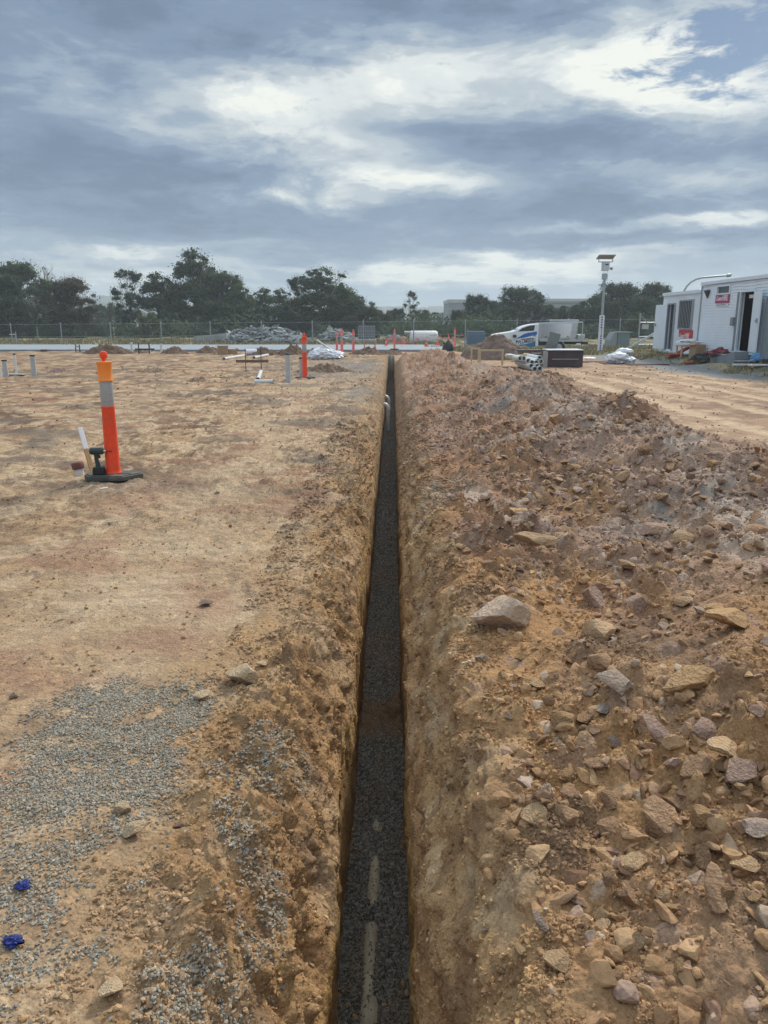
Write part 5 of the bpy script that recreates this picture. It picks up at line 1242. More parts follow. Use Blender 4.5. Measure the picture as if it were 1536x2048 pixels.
# ------------------------------------------------------------------ site sheds
m_sh = mat('shed_white_cladding', (.72, .79, .85), .45, var=.05, vscale=1.2, stain=(.50, .50, .47), stain_amt=.3)
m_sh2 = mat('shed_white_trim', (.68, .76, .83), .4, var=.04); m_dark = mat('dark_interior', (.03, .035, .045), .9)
m_signr = mat('sign_magenta_red', (.36, .035, .13), .45); m_signr2 = mat('sign_red', (.55, .04, .05), .45); m_txt = mat('sign_white', (.8, .8, .8), .5)
XW = 11.60
def shed_wall(par, y0, y1, z0, z1, holes, pitch, m_, dep=.022):
    b = MB()
    ys = sorted({y0, y1} | {h for hh_ in holes for h in hh_[:2]})
    for a_, c_ in zip(ys[:-1], ys[1:]):
        zs = [(z0, z1)]
        for (h0, h1, k0, k1) in holes:
            if h0 <= a_ + 1e-6 and h1 >= c_ - 1e-6:
                zs = [q for (s0, s1) in zs for q in ((s0, min(s1, k0)), (max(s0, k1), s1)) if q[1] - q[0] > .01]
        for (s0, s1) in zs:
            z = s0
            while z < s1 - .01:
                t = min(z + pitch, s1)   # lapped boards: lower edge proud
                b.add([(XW - dep, a_, z), (XW - dep, c_, z), (XW, c_, t), (XW, a_, t)], [(0, 3, 2, 1)])
                b.add([(XW - dep, a_, z), (XW - dep, c_, z), (XW, c_, z), (XW, a_, z)], [(0, 1, 2, 3)]); z = t
            b.box((XW + .045, (a_ + c_) / 2, (s0 + s1) / 2), (.08, c_ - a_, s1 - s0))
    return b.build('clad_wall', m_, par)
def yz(px, py):       # point of the wall plane seen at that pixel
    d = ray(px, py); t = XW / d.x; p = Vector((0, 0, CH)) + d * t; return p.y, p.z
def door_set(par, pxa, pxb, ztop, zbot, leaf, leaf_m, frame_m):
    yb, ya = yz(pxa, 640)[0], yz(pxb, 640)[0]
    fr = MB(); w = .06
    fr.box((XW - .01, ya - w / 2, (ztop + zbot) / 2), (.10, w, ztop - zbot + .12)); fr.box((XW - .01, yb + w / 2, (ztop + zbot) / 2), (.10, w, ztop - zbot + .12)); fr.box((XW - .01, (ya + yb) / 2, ztop + w / 2), (.11, yb - ya, w))
    fr.build('door_frame', frame_m, par)
    return ya, yb
# ---- large shed
yA = yz(1399, 640)[0]; y0 = 19.0
zB0 = .42; zB1 = yz(1399, 567)[1]
sb = thing('site_shed', (0, 0, 0), 0, 'larger white ribbed site shed with an open door and red sign', 'site shed')
dya, dyb = yz(1507, 640)[0], yz(1480, 640)[0]; dzt = yz(1495, 584)[1]; dzb = .60
wya, wyb = yz(1461.5, 580)[0], yz(1437.5, 580)[0]; wz1 = yz(1450, 573)[1]; wz0 = yz(1450, 586)[1]
d2a, d2b = 19.6, 24.0 - .35
shed_wall(sb, y0, yA, zB0, zB1 - .10, [(dya, dyb, dzb, dzt), (wya, wyb, wz0, wz1)], .095, m_sh)
MB().box((XW + 1.28, (y0 + yA) / 2, (zB0 + zB1) / 2 - .05), (.05, yA - y0 - .1, zB1 - zB0 - .2)).build('inner_wall', m_dark, sb)
MB().box((XW + 1.5, yA - .03, (zB0 + zB1) / 2 - .05), (2.8, .06, zB1 - zB0 - .1)).build('end_wall', m_sh, sb); MB().box((XW + 1.5, y0 + .03, (zB0 + zB1) / 2 - .05), (2.8, .06, zB1 - zB0 - .1)).build('end_wall', m_sh, sb)
MB().box((XW + 1.4, (y0 + yA) / 2, zB0 - .04), (2.9, yA - y0, .10)).build('floor_frame', m_dark, sb); MB().box((XW + 1.4, (y0 + yA) / 2, .66), (2.7, yA - y0 - .2, .04)).build('floor_panel', m_dark, sb) if False else None
MB().box((XW + 1.4, (y0 + yA) / 2, zB1 - .03), (2.95, yA - y0 + .05, .12)).build('roof_fascia', m_sh2, sb, bevel=.01)
MB().tube([(XW - .03, yA - .04, zB0 + .1), (XW - .03, yA - .04, zB1 - .1)], .03, 8).build('downpipe', m_steel, sb)
fr = MB(); w = .055
for yy_ in (dya - w / 2, dyb + w / 2): fr.box((XW - .02, yy_, (dzt + dzb) / 2), (.10, w, dzt - dzb + .1))
fr.box((XW - .02, (dya + dyb) / 2, dzt + w / 2), (.11, dyb - dya, w)); fr.build('door_frame', m_sh2, sb)
MB().box((XW - .02, dyb + .20, (dzt + dzb) / 2), (.05, .20, dzt - dzb + .05)).build('grey_jamb_panel', mat('mid_grey_panel', (.20, .23, .26), .5), sb)
lf = MB().box((0, -.40, (dzt - dzb) / 2), (.045, .80, dzt - dzb)).build('door_leaf', m_sh2, sb, bevel=.005, loc=(XW - .07, dya - .03, dzb), rot=(0, 0, R(-9)))
hd = MB().box((-.05, -.70, .98), (.05, .05, .14)).build('lever_handle', m_steel, lf); MB().tube([(-.06, -.62, .98), (-.10, -.66, .98), (-.10, -.78, .98)], .014, 8).build('grip', m_steel, hd)
MB().box((XW - .05, (dya + dyb) / 2 - .25, dzb - .05), (.12, 1.9, .07)).build('door_sill', m_sh2, sb)
MB().box((XW + .10, (dya + dyb) / 2 + .05, dzt - .14), (.02, .30, .11)).build('paper_notice', m_txt, sb)
MB().box((XW - .06, yz(1470.5, 640)[0], yz(1471, 643)[1]), (.14, .22, .28)).build('meter_box', mat('mid_grey_panel', (.20, .23, .26), .5), sb, bevel=.01)
wf_ = MB(); w = .05
for yy_ in (wya - w / 2, wyb + w / 2): wf_.box((XW - .02, yy_, (wz0 + wz1) / 2), (.08, w, wz1 - wz0 + 2 * w))
for zz_ in (wz0 - w / 2, wz1 + w / 2): wf_.box((XW - .02, (wya + wyb) / 2, zz_), (.08, wyb - wya, w))
wf_ = wf_.build('window', m_sh2, sb); MB().box((XW + .02, (wya + wyb) / 2, (wz0 + wz1) / 2), (.02, wyb - wya, wz1 - wz0)).build('pane', mat('green_glass', (.04, .09, .09), .15, var=.08, spec=.6), wf_)
sya, syb = yz(1460, 600)[0], yz(1433, 600)[0]; sz1 = yz(1447, 589)[1]; sz0 = yz(1447, 606)[1]
sg = MB().box((XW - .03, (sya + syb) / 2, (sz0 + sz1) / 2), (.025, syb - sya, sz1 - sz0)).build('hire_sign', m_signr, sb)
text_part('sign_lettering', 'Coates', .205, m_txt, sg, (XW - .047, syb - .06, sz0 + .09), (R(90), 0, R(-90)), shear=.35, xs=.86)
text_part('sign_lettering', 'HIRE', .27, m_txt, sg, (XW - .047, syb - .60, sz0 + .08), (R(90), 0, R(-90)), xs=.80)
MB().box((XW - .03, (sya + syb) / 2, sz0 - .065), (.02, syb - sya - .05, .07)).build('sign_strip', m_txt, sb)
MB().box((XW - .042, (sya + syb) / 2 + .05, sz0 - .062), (.004, (syb - sya) * .72, .025)).build('strip_writing', m_ink, sb)
ly, lz = yz(1418, 588); MB().add([(XW - .03, ly + .22, lz + .13), (XW - .03, ly - .18, lz + .13), (XW - .03, ly + .08, lz - .18), (XW - .12, ly + .22, lz + .13), (XW - .12, ly - .18, lz + .13), (XW - .03, ly + .06, lz - .17)], [(0, 1, 2), (3, 5, 4), (0, 3, 4, 1), (1, 4, 5, 2), (0, 2, 5, 3)]).build('vent_hood', m_blk, sb)
for px in (1531, ):
    ya_ = yz(px, 640)[0]; MB().box((XW - .02, ya_ - .25, 1.35), (.05, .5, 1.9)).build('second_door', mat('mid_grey_panel', (.20, .23, .26), .5), sb)
# ---- small shed
yC = yz(1324, 640)[0]; yD = yA + .06
zA0 = .36; zA1 = yz(1324, 589)[1]
sa = thing('site_shed', (0, 0, 0), 0, 'smaller white flat-panelled site shed with a barred window, farther back', 'site shed')
eya, eyb = yz(1349, 640)[0], yz(1336.5, 640)[0]; ezt = yz(1343, 609)[1]; ezb = .42
vya, vyb = yz(1385, 640)[0], yz(1360, 640)[0]; vz1 = yz(1374, 602)[1]; vz0 = yz(1374, 656)[1]
shed_wall(sa, yD, yC, zA0, zA1 - .08, [(eya, eyb, ezb, ezt), (vya, vyb, vz0, vz1)], .6, m_sh, .006)
MB().box((XW + 1.28, (yD + yC) / 2, (zA0 + zA1) / 2 - .05), (.05, yC - yD - .1, zA1 - zA0 - .2)).build('inner_wall', m_dark, sa)
MB().box((XW + 1.3, yC - .03, (zA0 + zA1) / 2 - .05), (2.5, .06, zA1 - zA0 - .1)).build('end_wall', m_sh, sa); MB().box((XW + 1.3, yD + .03, (zA0 + zA1) / 2 - .05), (2.5, .06, zA1 - zA0 - .1)).build('end_wall', m_sh, sa)
MB().box((XW + 1.25, (yD + yC) / 2, zA1 - .02), (2.65, yC - yD - .02, .13)).build('roof_fascia', m_sh2, sa, bevel=.01); MB().box((XW + 1.25, (yD + yC) / 2, zA0 - .04), (2.6, yC - yD - .02, .09)).build('floor_frame', m_sh2, sa)
fr = MB(); w = .05
for yy_ in (eya - w / 2, eyb + w / 2): fr.box((XW - .02, yy_, (ezt + ezb) / 2), (.09, w, ezt - ezb + .1))
fr.box((XW - .02, (eya + eyb) / 2, ezt + w / 2), (.10, eyb - eya, w)); fr.build('door_frame', m_steel, sa)
lf = MB().box((0, .42, (ezt - ezb) / 2), (.045, .84, ezt - ezb)).build('door_leaf', m_sh2, sa, bevel=.005, loc=(XW - .06, eyb + .04, ezb), rot=(0, 0, R(14)))
MB().box((-.06, .74, 1.0), (.08, .06, .12)).build('lever_handle', m_steel, lf)
wf_ = MB(); w = .05
for yy_ in (vya - w / 2, vyb + w / 2): wf_.box((XW - .03, yy_, (vz0 + vz1) / 2), (.09, w, vz1 - vz0 + 2 * w))
for zz_ in (vz0 - w / 2, vz1 + w / 2): wf_.box((XW - .03, (vya + vyb) / 2, zz_), (.09, vyb - vya, w))
wf_ = wf_.build('window', m_steel, sa); MB().box((XW + .02, (vya + vyb) / 2, (vz0 + vz1) / 2), (.02, vyb - vya, vz1 - vz0)).build('pane', m_glass, wf_)
b = MB(); [b.box((XW - .05, vya + (vyb - vya) * (k_ + .5) / 8, (vz0 + vz1) / 2), (.02, .035, vz1 - vz0)) for k_ in range(8)]; b.build('security_bars', m_steel, wf_)
gya, gyb = yz(1386, 670)[0], yz(1359, 670)[0]; gz1 = yz(1372, 660)[1]; gz0 = yz(1372, 678)[1]
poly = [(gyb, gz0 + .06), (gyb, gz1), (gya, gz1), (gya, gz0 - .10), ((gya + gyb) / 2, gz0 + .02), (gyb - .2, gz0 + .08)]
sg = MB().prism(poly, XW - .035, XW - .012, 'x').build('hire_sign', m_signr2, sa)
text_part('sign_lettering', 'Coates', .22, m_txt, sg, (XW - .038, gyb - .06, gz1 - .30), (R(90), 0, R(-90)), shear=.35, xs=.85)
text_part('sign_lettering', 'HIRE', .27, m_txt, sg, (XW - .038, gyb - .66, gz1 - .31), (R(90), 0, R(-90)), xs=.85)
# packing under sheds
for yy_, z_, lb in [(yA - .5, zB0, 'timber block under the far end of the larger shed'), (22.0, zB0, 'timber block under the near end of the larger shed'), (yC - .4, zA0, 'timber block under the far end of the smaller shed')]:
    o = MB().box((XW + .25, yy_, (z_ - .08 + .1) / 2), (.3, .3, z_ - .18)).build('packing_block', m_dwood, None); tag(o, lb, 'packing block')

# ---- things in front of the sheds
def gz(x_, y_): return hz_(x_, y_)
def spot(px, py, off=.55):
    p = GT(px, py)
    if p.x > XW - off:
        d = ray(px, 690); y_ = (XW - off) / d.x * d.y; p = Vector((XW - off, y_, hz_(XW - off, y_)))
    return p
p = spot(1448, 722); o = thing('shed_step', (p.x + .25, p.y, p.z), 0, 'grey sloping metal step up to the larger shed door', 'step')
MB().prism([(-1.0, 0), (-1.0, .12), (.9, .42), (.9, 0)], -.25, .35, 'x').build('ramp', mat('grey_step', (.20, .23, .26), .6, var=.1), o, loc=(-.1, 0, 0)); o.rotation_euler = (0, 0, R(180)); MB().box((.0, 1.15, .13), (.55, .35, .03)).build('foot_plate', m_conc2, o)
p = spot(1433, 708); m_hose = mat('maroon_hose', (.20, .035, .05), .6, var=.2); crumple('red_hose_bundle', (p.x + .1, p.y, p.z + .32), .34, .30, .17, m_hose, 71, 'maroon bundle of hose and bags piled on the shed step', 'hose bundle', 4, .5, 3.4)
p = spot(1385, 706); o = thing('cardboard_box', (p.x + .2, p.y, p.z), .2, 'tall brown cardboard box against the smaller shed', 'box'); MB().box((0, 0, .28), (.42, .42, .56)).build('carton', m_card, o, bevel=.01); MB().box((-.2, 0, .58), (.20, .40, .01), Matrix.Rotation(R(-30), 3, 'Y')).build('flap', m_card, o)
p = spot(1370, 706); o = thing('low_table', (p.x + .1, p.y, p.z), 0, 'low pale bench under the white sack by the smaller shed', 'bench'); MB().box((0, 0, .42), (.7, .6, .06)).build('bench_top', m_woody, o); [MB().box((x_, y_, .2), (.05, .05, .4)).build('leg', m_woody, o) for x_ in (-.3, .3) for y_ in (-.25, .25)]
crumple('white_sack', (p.x + .1, p.y, p.z + .55), .36, .26, .13, m_bag, 31, 'white sack lying on the low bench by the smaller shed', 'sack', 4, .3)
p = spot(1358, 722); o = thing('red_tarpaulin', (p.x, p.y, p.z), 0, 'red folded tarpaulin draped down to the gravel before the smaller shed', 'tarpaulin')
n_ = 22; V_ = []; 
for i in range(n_):
    for j in range(12):
        t = i / (n_ - 1); x_ = -.42 + .85 * t; z_ = .03 + .38 * max(0, (t - .42) / .58) ** .8 + .035 * math.sin(j * 1.3 + 3 * t) + .02 * math.sin(9 * t + j); V_.append((x_, -.25 + .05 * j + .05 * math.sin(5 * t), z_))
b = MB(); b.add(V_, [(i * 12 + j, i * 12 + j + 1, (i + 1) * 12 + j + 1, (i + 1) * 12 + j) for i in range(n_ - 1) for j in range(11)], True); ob = b.build('cloth', m_red, o); so = ob.modifiers.new('solid', 'SOLIDIFY'); so.thickness = .02
p = spot(1400, 727); crumple('tool_bag', (p.x, p.y, p.z + .14), .30, .22, .2, mat('dark_bag_cloth', (.035, .045, .05), .8, var=.4), 41, 'dark tool bag on the gravel in front of the larger shed', 'tool bag', 4, .45)
p = spot(1392, 726); MBx = MB(); MBx.box((0, 0, .10), (.28, .10, .18), Matrix.Rotation(.5, 3, 'Y')); o = MBx.build('yellow_level', mat('pale_yellow', (.50, .42, .18), .6), None, loc=(p.x - .1, p.y - .25, p.z)); tag(o, 'small pale yellow tool case leaning on the dark tool bag', 'tool case')
p = spot(1378, 729); o = MB().box((0, 0, .04), (.35, .15, .06)).build('red_toolbox', m_red, None, bevel=.01, loc=(p.x, p.y, p.z)); tag(o, 'small red case on the gravel left of the dark tool bag', 'tool case')
p = spot(1514, 720); crumple('blue_bag', (p.x, p.y, p.z + .16), .16, .14, .20, mat('sky_blue_plastic', (.10, .28, .52), .45), 51, 'sky blue plastic bag standing on white boards by the larger shed', 'bag', 4, .3)
for i, (px, py, w_) in enumerate([(1502, 723, .9), (1530, 725, .8)]):
    p = spot(px, py); o = MB().box((0, 0, .03), (w_, .28, .04)).build('white_board', m_white, None, loc=(p.x, p.y, p.z)); tag(o, ['white board lying on the verge left of the blue bag', 'white board lying on the verge right of the blue bag'][i], 'board', 'white boards on the verge')
# white bag heap and dark mats
p = spot(1240, 728); wz = thing('bulk_bag_heap', (p.x, p.y, p.z), 0, 'slumped white bulk bag on a flat timber sheet near the camera tower', 'bulk bag')
crumple('bag', (-.05, .1, .20), .45, .35, .26, m_bag, 61, None, None, 5, .24, 1.7, wz, flat=.6); crumple('bag', (.22, .3, .42), .34, .2, .16, m_bag, 62, None, None, 5, .2, 1.8, wz); crumple('bag', (.36, .0, .12), .22, .2, .14, m_bag, 64, None, None, 4, .3, 2.8, wz, flat=.6)
o = MB().box((0, 0, .02), (1.5, .9, .03)).build('timber_sheet', mat('damp_board', (.14, .09, .06), .8, var=.2), None, loc=(p.x + .1, p.y, p.z), rot=(0, 0, .1)); tag(o, 'flat damp timber sheet under the slumped white bag', 'sheet')
for i, (px, py, w_, d_, lb) in enumerate([(1195, 724, 1.3, .9, 'dark mat lying left of the slumped white bag'), (1290, 730, 1.5, .8, 'dark mat lying right of the slumped white bag')]):
    p = spot(px, py); o = MB().box((0, 0, .015), (w_, d_, .05)).build('dark_mat', mat('dark_red_mat', (.075, .04, .035), .85, var=.3), None, loc=p, rot=(0, 0, .3 * i - .1)); tag(o, lb, 'mat', 'dark mats on the gravel')
p = spot(1177, 718); crumple('white_sheet', (p.x, p.y, p.z + .03), .30, .2, .05, m_bag, 66, 'small white sheet on the ground right of the dark steel box', 'sheet', 4, .3)
# utility boxes, gate, brace pole, light arm
zc = 53; p = P(1228, 692, zc)
o = thing('utility_cabinet', (p.x, p.y, -.1), R(12), 'grey-green utility cabinet with a sloping lid behind the camera tower', 'cabinet')
s_ = zc / F; MB().prism([(-15 * s_, 0), (-15 * s_, 12 * s_), (-7 * s_, 27 * s_), (-1 * s_, 27 * s_), (-1 * s_, 0)], -.4, .4).build('sloping_part', mat('cabinet_pale', (.26, .29, .30), .6), o)
MB().box((13 * s_, 0, 13 * s_), (26 * s_, .9, 27 * s_)).build('body', mat('cabinet_green_grey', (.16, .22, .23), .6, var=.08), o, bevel=.02); MB().box((14 * s_, 0, 27.5 * s_), (32 * s_, 1.0, .05)).build('lid', mat('cabinet_pale', (.26, .29, .30), .6), o)
zc = 50; s_ = zc / F; p = P(1276, 690, zc); o = thing('mesh_gate', (p.x, p.y, -.05), 0, 'tall steel-framed mesh gate with a small notice left of the sheds', 'gate')
H = 66 * s_; W_ = 40 * s_; b = MB(); b.tube([(0, 0, 0), (0, 0, H)], .05, 8); b.tube([(0, 0, H * .72), (W_, 0, H * .72)], .035, 8); b.tube([(W_, 0, 0), (W_, 0, H * .72)], .04, 8); b.tube([(0, 0, H * .94), (W_ * .35, 0, H * .74)], .02, 6); b.tube([(0, 0, .15), (W_, 0, .15)], .03, 8); b.tube([(0, 0, H * .30), (W_, 0, H * .32)], .03, 8); b.build('gate_frame', m_steel, o)
MB().add([(0, .02, .1), (W_, .02, .1), (W_, .02, H * .72), (0, .02, H * .72)], [(0, 1, 2, 3)]).build('mesh_panel', m_mesh, o); MB().box((W_ * .28, -.05, H * .60), (.42, .02, .30)).build('notice', mat('notice_grey', (.45, .47, .46), .6), o)
a = P(1314, 664, 36); c_ = P(1250, 700, 36); bar(a, c_, .09, .09, 'slanting_pole', m_steel, None); tag(bpy.data.objects['slanting_pole'], 'long grey pole slanting from the smaller shed down to the grass', 'pole')
zc = 62; s_ = zc / F; p = P(1357, 690, zc); o = thing('street_light', (p.x, p.y, -.2), 0, 'street light with a long curved arm rising behind the sheds', 'street light')
def lp(px, py): q_ = P(px, py, zc); return (q_.x - p.x, 0, q_.z + .2)
MB().tube([(lp(1350, 690)[0], 0, 0), lp(1355, 600), lp(1358, 584), lp(1363, 574), lp(1370, 566), lp(1380, 560), lp(1392, 557), lp(1420, 554.5), lp(1440, 553)], .075, 10).build('curved_pole', m_steel, o)
MB().tube([lp(1438, 553), lp(1440, 553), lp(1446, 552.3), lp(1449, 552.5)], [.06, .14, .13, .03], 10).build('lamp_head', m_steel, o)

# ------------------------------------------------------------------ buildings far behind
m_bw = mat('pale_grey_wall', (.40, .41, .40), .8, var=.06, vscale=.3); m_bg = mat('mid_grey_wall', (.22, .25, .27), .8, var=.08, vscale=.3); m_bd = mat('dark_opening', (.06, .075, .085), .5)
def building(name, label, px0, px1, pyt, zc, depth, mwall, extras, top=None, topm=None):
    s_ = zc / F; pc_ = P((px0 + px1) / 2, 660, zc); hgt_ = P(px0, pyt, zc).z
    o = thing(name, (pc_.x, pc_.y, 0), 0, label, 'building'); w_ = (px1 - px0) * s_
    wl_ = MB().box((0, depth / 2, hgt_ / 2), (w_, depth, hgt_)).build('wall', mwall, o)
    if top: MB().box((0, depth / 2 - .1, hgt_ + top / 2), (w_ + .3, depth + .3, top)).build('roof', topm or m_bw, o)
    for (a_, b_, c_, d_, nm, mm) in extras:
        xa = (a_ - (px0 + px1) / 2) * s_; xb = (b_ - (px0 + px1) / 2) * s_; za_ = P(px0, c_, zc).z; zb_ = P(px0, d_, zc).z
        MB().box(((xa + xb) / 2, -.1, (za_ + zb_) / 2), (xb - xa, .25, abs(za_ - zb_))).build(nm, mm, o)
    return o
building('industrial_building', 'grey two-storey industrial building with a pale parapet behind the trees', 896, 960, 606, 210, 20, m_bg, [(907, 925, 621, 625, 'window', m_bd), (896, 932, 618, 618.8, 'ledge', m_bw), (900, 930, 634, 640, 'window', m_bd)], top=.9)
building('warehouse', 'long low pale warehouse roof seen above the dark trees on the right', 1072, 1172, 603, 240, 25, m_bg, [(1078, 1165, 606, 609, 'window', m_bd)], top=.8)
building('long_shed', 'low pale industrial shed left of the grey two-storey building', 862, 900, 628, 230, 16, m_bw, [(872, 896, 636, 644, 'window', m_bd), (866, 870, 634, 650, 'window', m_bd)], top=.4)
building('white_kiosk', 'small white-roofed structure glimpsed through the middle trees', 815, 852, 640, 140, 6, m_bg, [(818, 848, 646, 652, 'window', m_bd)], top=.9, topm=m_white)
# far low ridges
def ridge(name, zc, prof, colr, depth, kind='structure'):
    xs_ = np.linspace(prof[0][0], prof[-1][0], 420); pys = np.interp(xs_, [a_ for a_, _ in prof], [b_ for _, b_ in prof]) 
    w = []; 
    for px, py in zip(xs_, pys):
        nz = float(fbm(arr(px * .02), arr(zc * .1), 4, 700)[0]) * 2.2 + float(fbm(arr(px * .16), arr(1.), 3, 705)[0]) * 1.6
        q_ = P(px, py - nz, zc); w.append((q_.x, q_.y, max(q_.z, .5)))
    V_ = []; n_ = len(w)
    for k_, (f_, dz_) in enumerate([(-.6, 0), (-.3, .45), (-.1, .85), (0, 1), (.5, .8), (1.2, 0)]):
        for i_, (x_, y_, z_) in enumerate(w):
            j_ = 1 + (.10 * math.sin(i_ * 1.7 + k_ * 2.1) if 0 < k_ < 3 else 0); V_.append((x_, y_ + f_ * depth, z_ * dz_ * j_ - (1 if dz_ == 0 else 0)))
    F_ = [(k_ * n_ + i_, k_ * n_ + i_ + 1, (k_ + 1) * n_ + i_ + 1, (k_ + 1) * n_ + i_) for k_ in range(5) for i_ in range(n_ - 1)]
    o = np_obj(name, V_, F_, mat('far_wooded_hill', colr, .95, var=.35, vscale=.05, coord='Object'), smooth=True); return tag(o, kind=kind)
ridge('hills', 900, [(-400, 612), (100, 600), (190, 592), (235, 590), (300, 604), (600, 615), (700, 611), (850, 614), (960, 612), (1200, 618), (1700, 610), (2100, 612)], (.055, .075, .05), 120)

# ------------------------------------------------------------------ trees
def leafcloud(rs, cen, rad, n, size, squash=.75, droop=0.0):
    d = rs.randn(n, 3); d /= np.linalg.norm(d, axis=1)[:, None]; r_ = rs.rand(n) ** .45
    p = cen + d * r_[:, None] * np.array([rad, rad, rad * squash]); 
    a = rs.randn(n, 3); a /= np.linalg.norm(a, axis=1)[:, None]; a[:, 2] -= droop; b = np.cross(a, rs.randn(n, 3)); b /= np.linalg.norm(b, axis=1)[:, None]
    s_ = size * rs.uniform(.6, 1.25, n)[:, None]; a = a * s_; b = b * s_ * .55
    return np.stack([p - a, p - b * .9 + a * .1, p + a, p + b], 1).reshape(-1, 3)
m_bark = mat('gum_bark', (.33, .30, .26), .9, var=.3, vscale=2)
m_lf = [mat('foliage_' + n_, c_, .75, var=.45, vscale=.7, randobj=.15, trans=.38, spec=.15) for n_, c_ in [('gum', (.095, .125, .065)), ('brownish', (.105, .092, .062)), ('dark', (.070, .100, .060)), ('olive', (.115, .135, .062)), ('blue_green', (.085, .12, .080))]]
def tree_proto(seed, H, clumps, leafn, leafs, mleaf, trunk_r=.16, lean=.0, fork=.45, twigs=0, base=.28):
    rs = np.random.RandomState(seed); t = bpy.data.objects.new('tree', None)
    link(t); b = MB(); top = []
    tx = lean * H
    trunk = [(0, 0, -.3), (tx * .2 + .1, 0, H * .2), (tx * .5, .05, H * fork), (tx * .8 + .1, 0, H * .7), (tx, 0, H * .88)]
    b.tube(trunk, [trunk_r, trunk_r * .8, trunk_r * .62, trunk_r * .3, .03], 8)
    leafs *= .74; LV = []
    for (cx, cz, rad) in clumps:
        cy = rs.uniform(-1, 1) * .22 * H * (.4 + .6 * rs.rand()); c_ = np.array([cx, cy, cz])
        s0 = rs.uniform(base, min(.8, max(base + .05, cz / H * .85))); i0 = np.interp(s0 * H, [p_[2] for p_ in trunk], [p_[0] for p_ in trunk])
        st = Vector((i0, 0, s0 * H)); en = Vector(c_); mid_ = st.lerp(en, .5) + Vector((0, 0, -.06 * (en - st).length)) + Vector(rs.randn(3) * .12)
        b.tube([st, mid_, en], [trunk_r * .38, trunk_r * .24, .025], 6)
        for q_ in range(4):
            e2 = en + Vector(rs.randn(3)) * rad * .6; b.tube([mid_.lerp(en, .5 + .12 * q_), e2], [.03, .012], 4)
        LV.append(leafcloud(rs, c_, rad * 1.3, int(leafn * .38 * rad ** 2), leafs, .8)); n_ = int(leafn * 1.6 * rad ** 2); k_ = max(3, int(6 * rad))
        for q_ in range(k_):
            d_ = rs.randn(3); d_ /= np.linalg.norm(d_); LV.append(leafcloud(rs, c_ + d_ * rad * np.array([.75, .75, .6]) * rs.rand() ** .4, rad * rs.uniform(.28, .5), n_ // k_ + 1, leafs, .7))
    for q_ in range(twigs):
        a_ = rs.rand() * 6.28; s0 = H * rs.uniform(.45, .8); e_ = Vector((math.cos(a_) * H * .22, math.sin(a_) * H * .1, s0 + H * rs.uniform(.15, .3))); m1 = Vector((tx * .6 + e_.x * .45, e_.y * .4, s0 + (e_.z - s0) * .6)); b.tube([(tx * .6, 0, s0), m1, e_], [.06, .035, .01], 5)
        for w_ in range(5): b.tube([m1.lerp(e_, w_ / 6), m1.lerp(e_, w_ / 6) + Vector((rs.randn() * .5, rs.randn() * .3, abs(rs.randn()) * .7))], [.02, .006], 4)
    b.build('trunk', m_bark, t)
    LV = np.vstack(LV); np_obj('crown', LV, np.arange(len(LV)).reshape(-1, 4), mleaf, parent=t)
    return t
def grid_clumps(seed, H, w, n, r0, r1, shape='round', zlo=.4):
    r_ = random.Random(seed); out = []
    for i in range(n):
        z_ = r_.uniform(zlo, 1.0)
        if shape == 'round': half = w / 2 * math.sqrt(max(0, 1 - ((z_ - zlo) / (1 - zlo) * 1.5 - .62) ** 2 * 1.05)) if z_ > zlo else w * .3
        elif shape == 'cone': half = w / 2 * (1.02 - (z_ - zlo) / (1 - zlo))
        elif shape == 'flat': half = w / 2 * (1.0 if z_ < .85 else .7)
        rr_ = r_.uniform(r0, r1); out.append((r_.uniform(-1, 1) * max(half - rr_ * .5, .1), z_ * H - rr_ * .6, rr_))
    return out
# prototypes, all 10 m high and built once; each is used where it stands first and copied after that
PROTO = {
    'gum_tall': lambda: tree_proto(1, 10, grid_clumps(1, 10, 7.2, 56, .7, 1.35, 'round', .16), 280, .17, m_lf[0], .2, .03),
    'gum_open': lambda: tree_proto(2, 10, grid_clumps(2, 10, 7.4, 34, .5, 1.05, 'round', .30), 320, .16, m_lf[4], .18, -.04, twigs=4),
    'dense': lambda: tree_proto(3, 10, grid_clumps(3, 10, 8.6, 80, .9, 1.6, 'flat', .06), 220, .18, m_lf[2], .2, .0),
    'brown': lambda: tree_proto(4, 10, grid_clumps(4, 10, 7.0, 66, .8, 1.4, 'round', .12), 250, .17, m_lf[1], .2, .02),
    'spread': lambda: tree_proto(5, 10, grid_clumps(5, 10, 10.5, 74, .9, 1.5, 'flat', .16), 230, .18, m_lf[0], .24, -.03),
    'bush': lambda: tree_proto(6, 10, grid_clumps(6, 10, 11, 60, 1.0, 1.8, 'round', .05), 170, .22, m_lf[3], .2, .0, base=.1),
    'cone': lambda: tree_proto(7, 10, grid_clumps(7, 10, 5.0, 40, .5, 1.1, 'cone', .08), 260, .18, m_lf[2], .18, .0, base=.1),
    'sparse': lambda: tree_proto(8, 10, grid_clumps(8, 10, 4.4, 24, .4, .75, 'round', .45), 330, .18, m_lf[4], .12, .03, twigs=3),
    'bare': lambda: tree_proto(9, 10, grid_clumps(9, 10, 6, 7, .3, .5, 'round', .6), 120, .14, m_lf[1], .16, .04, twigs=16),
}
made = {}
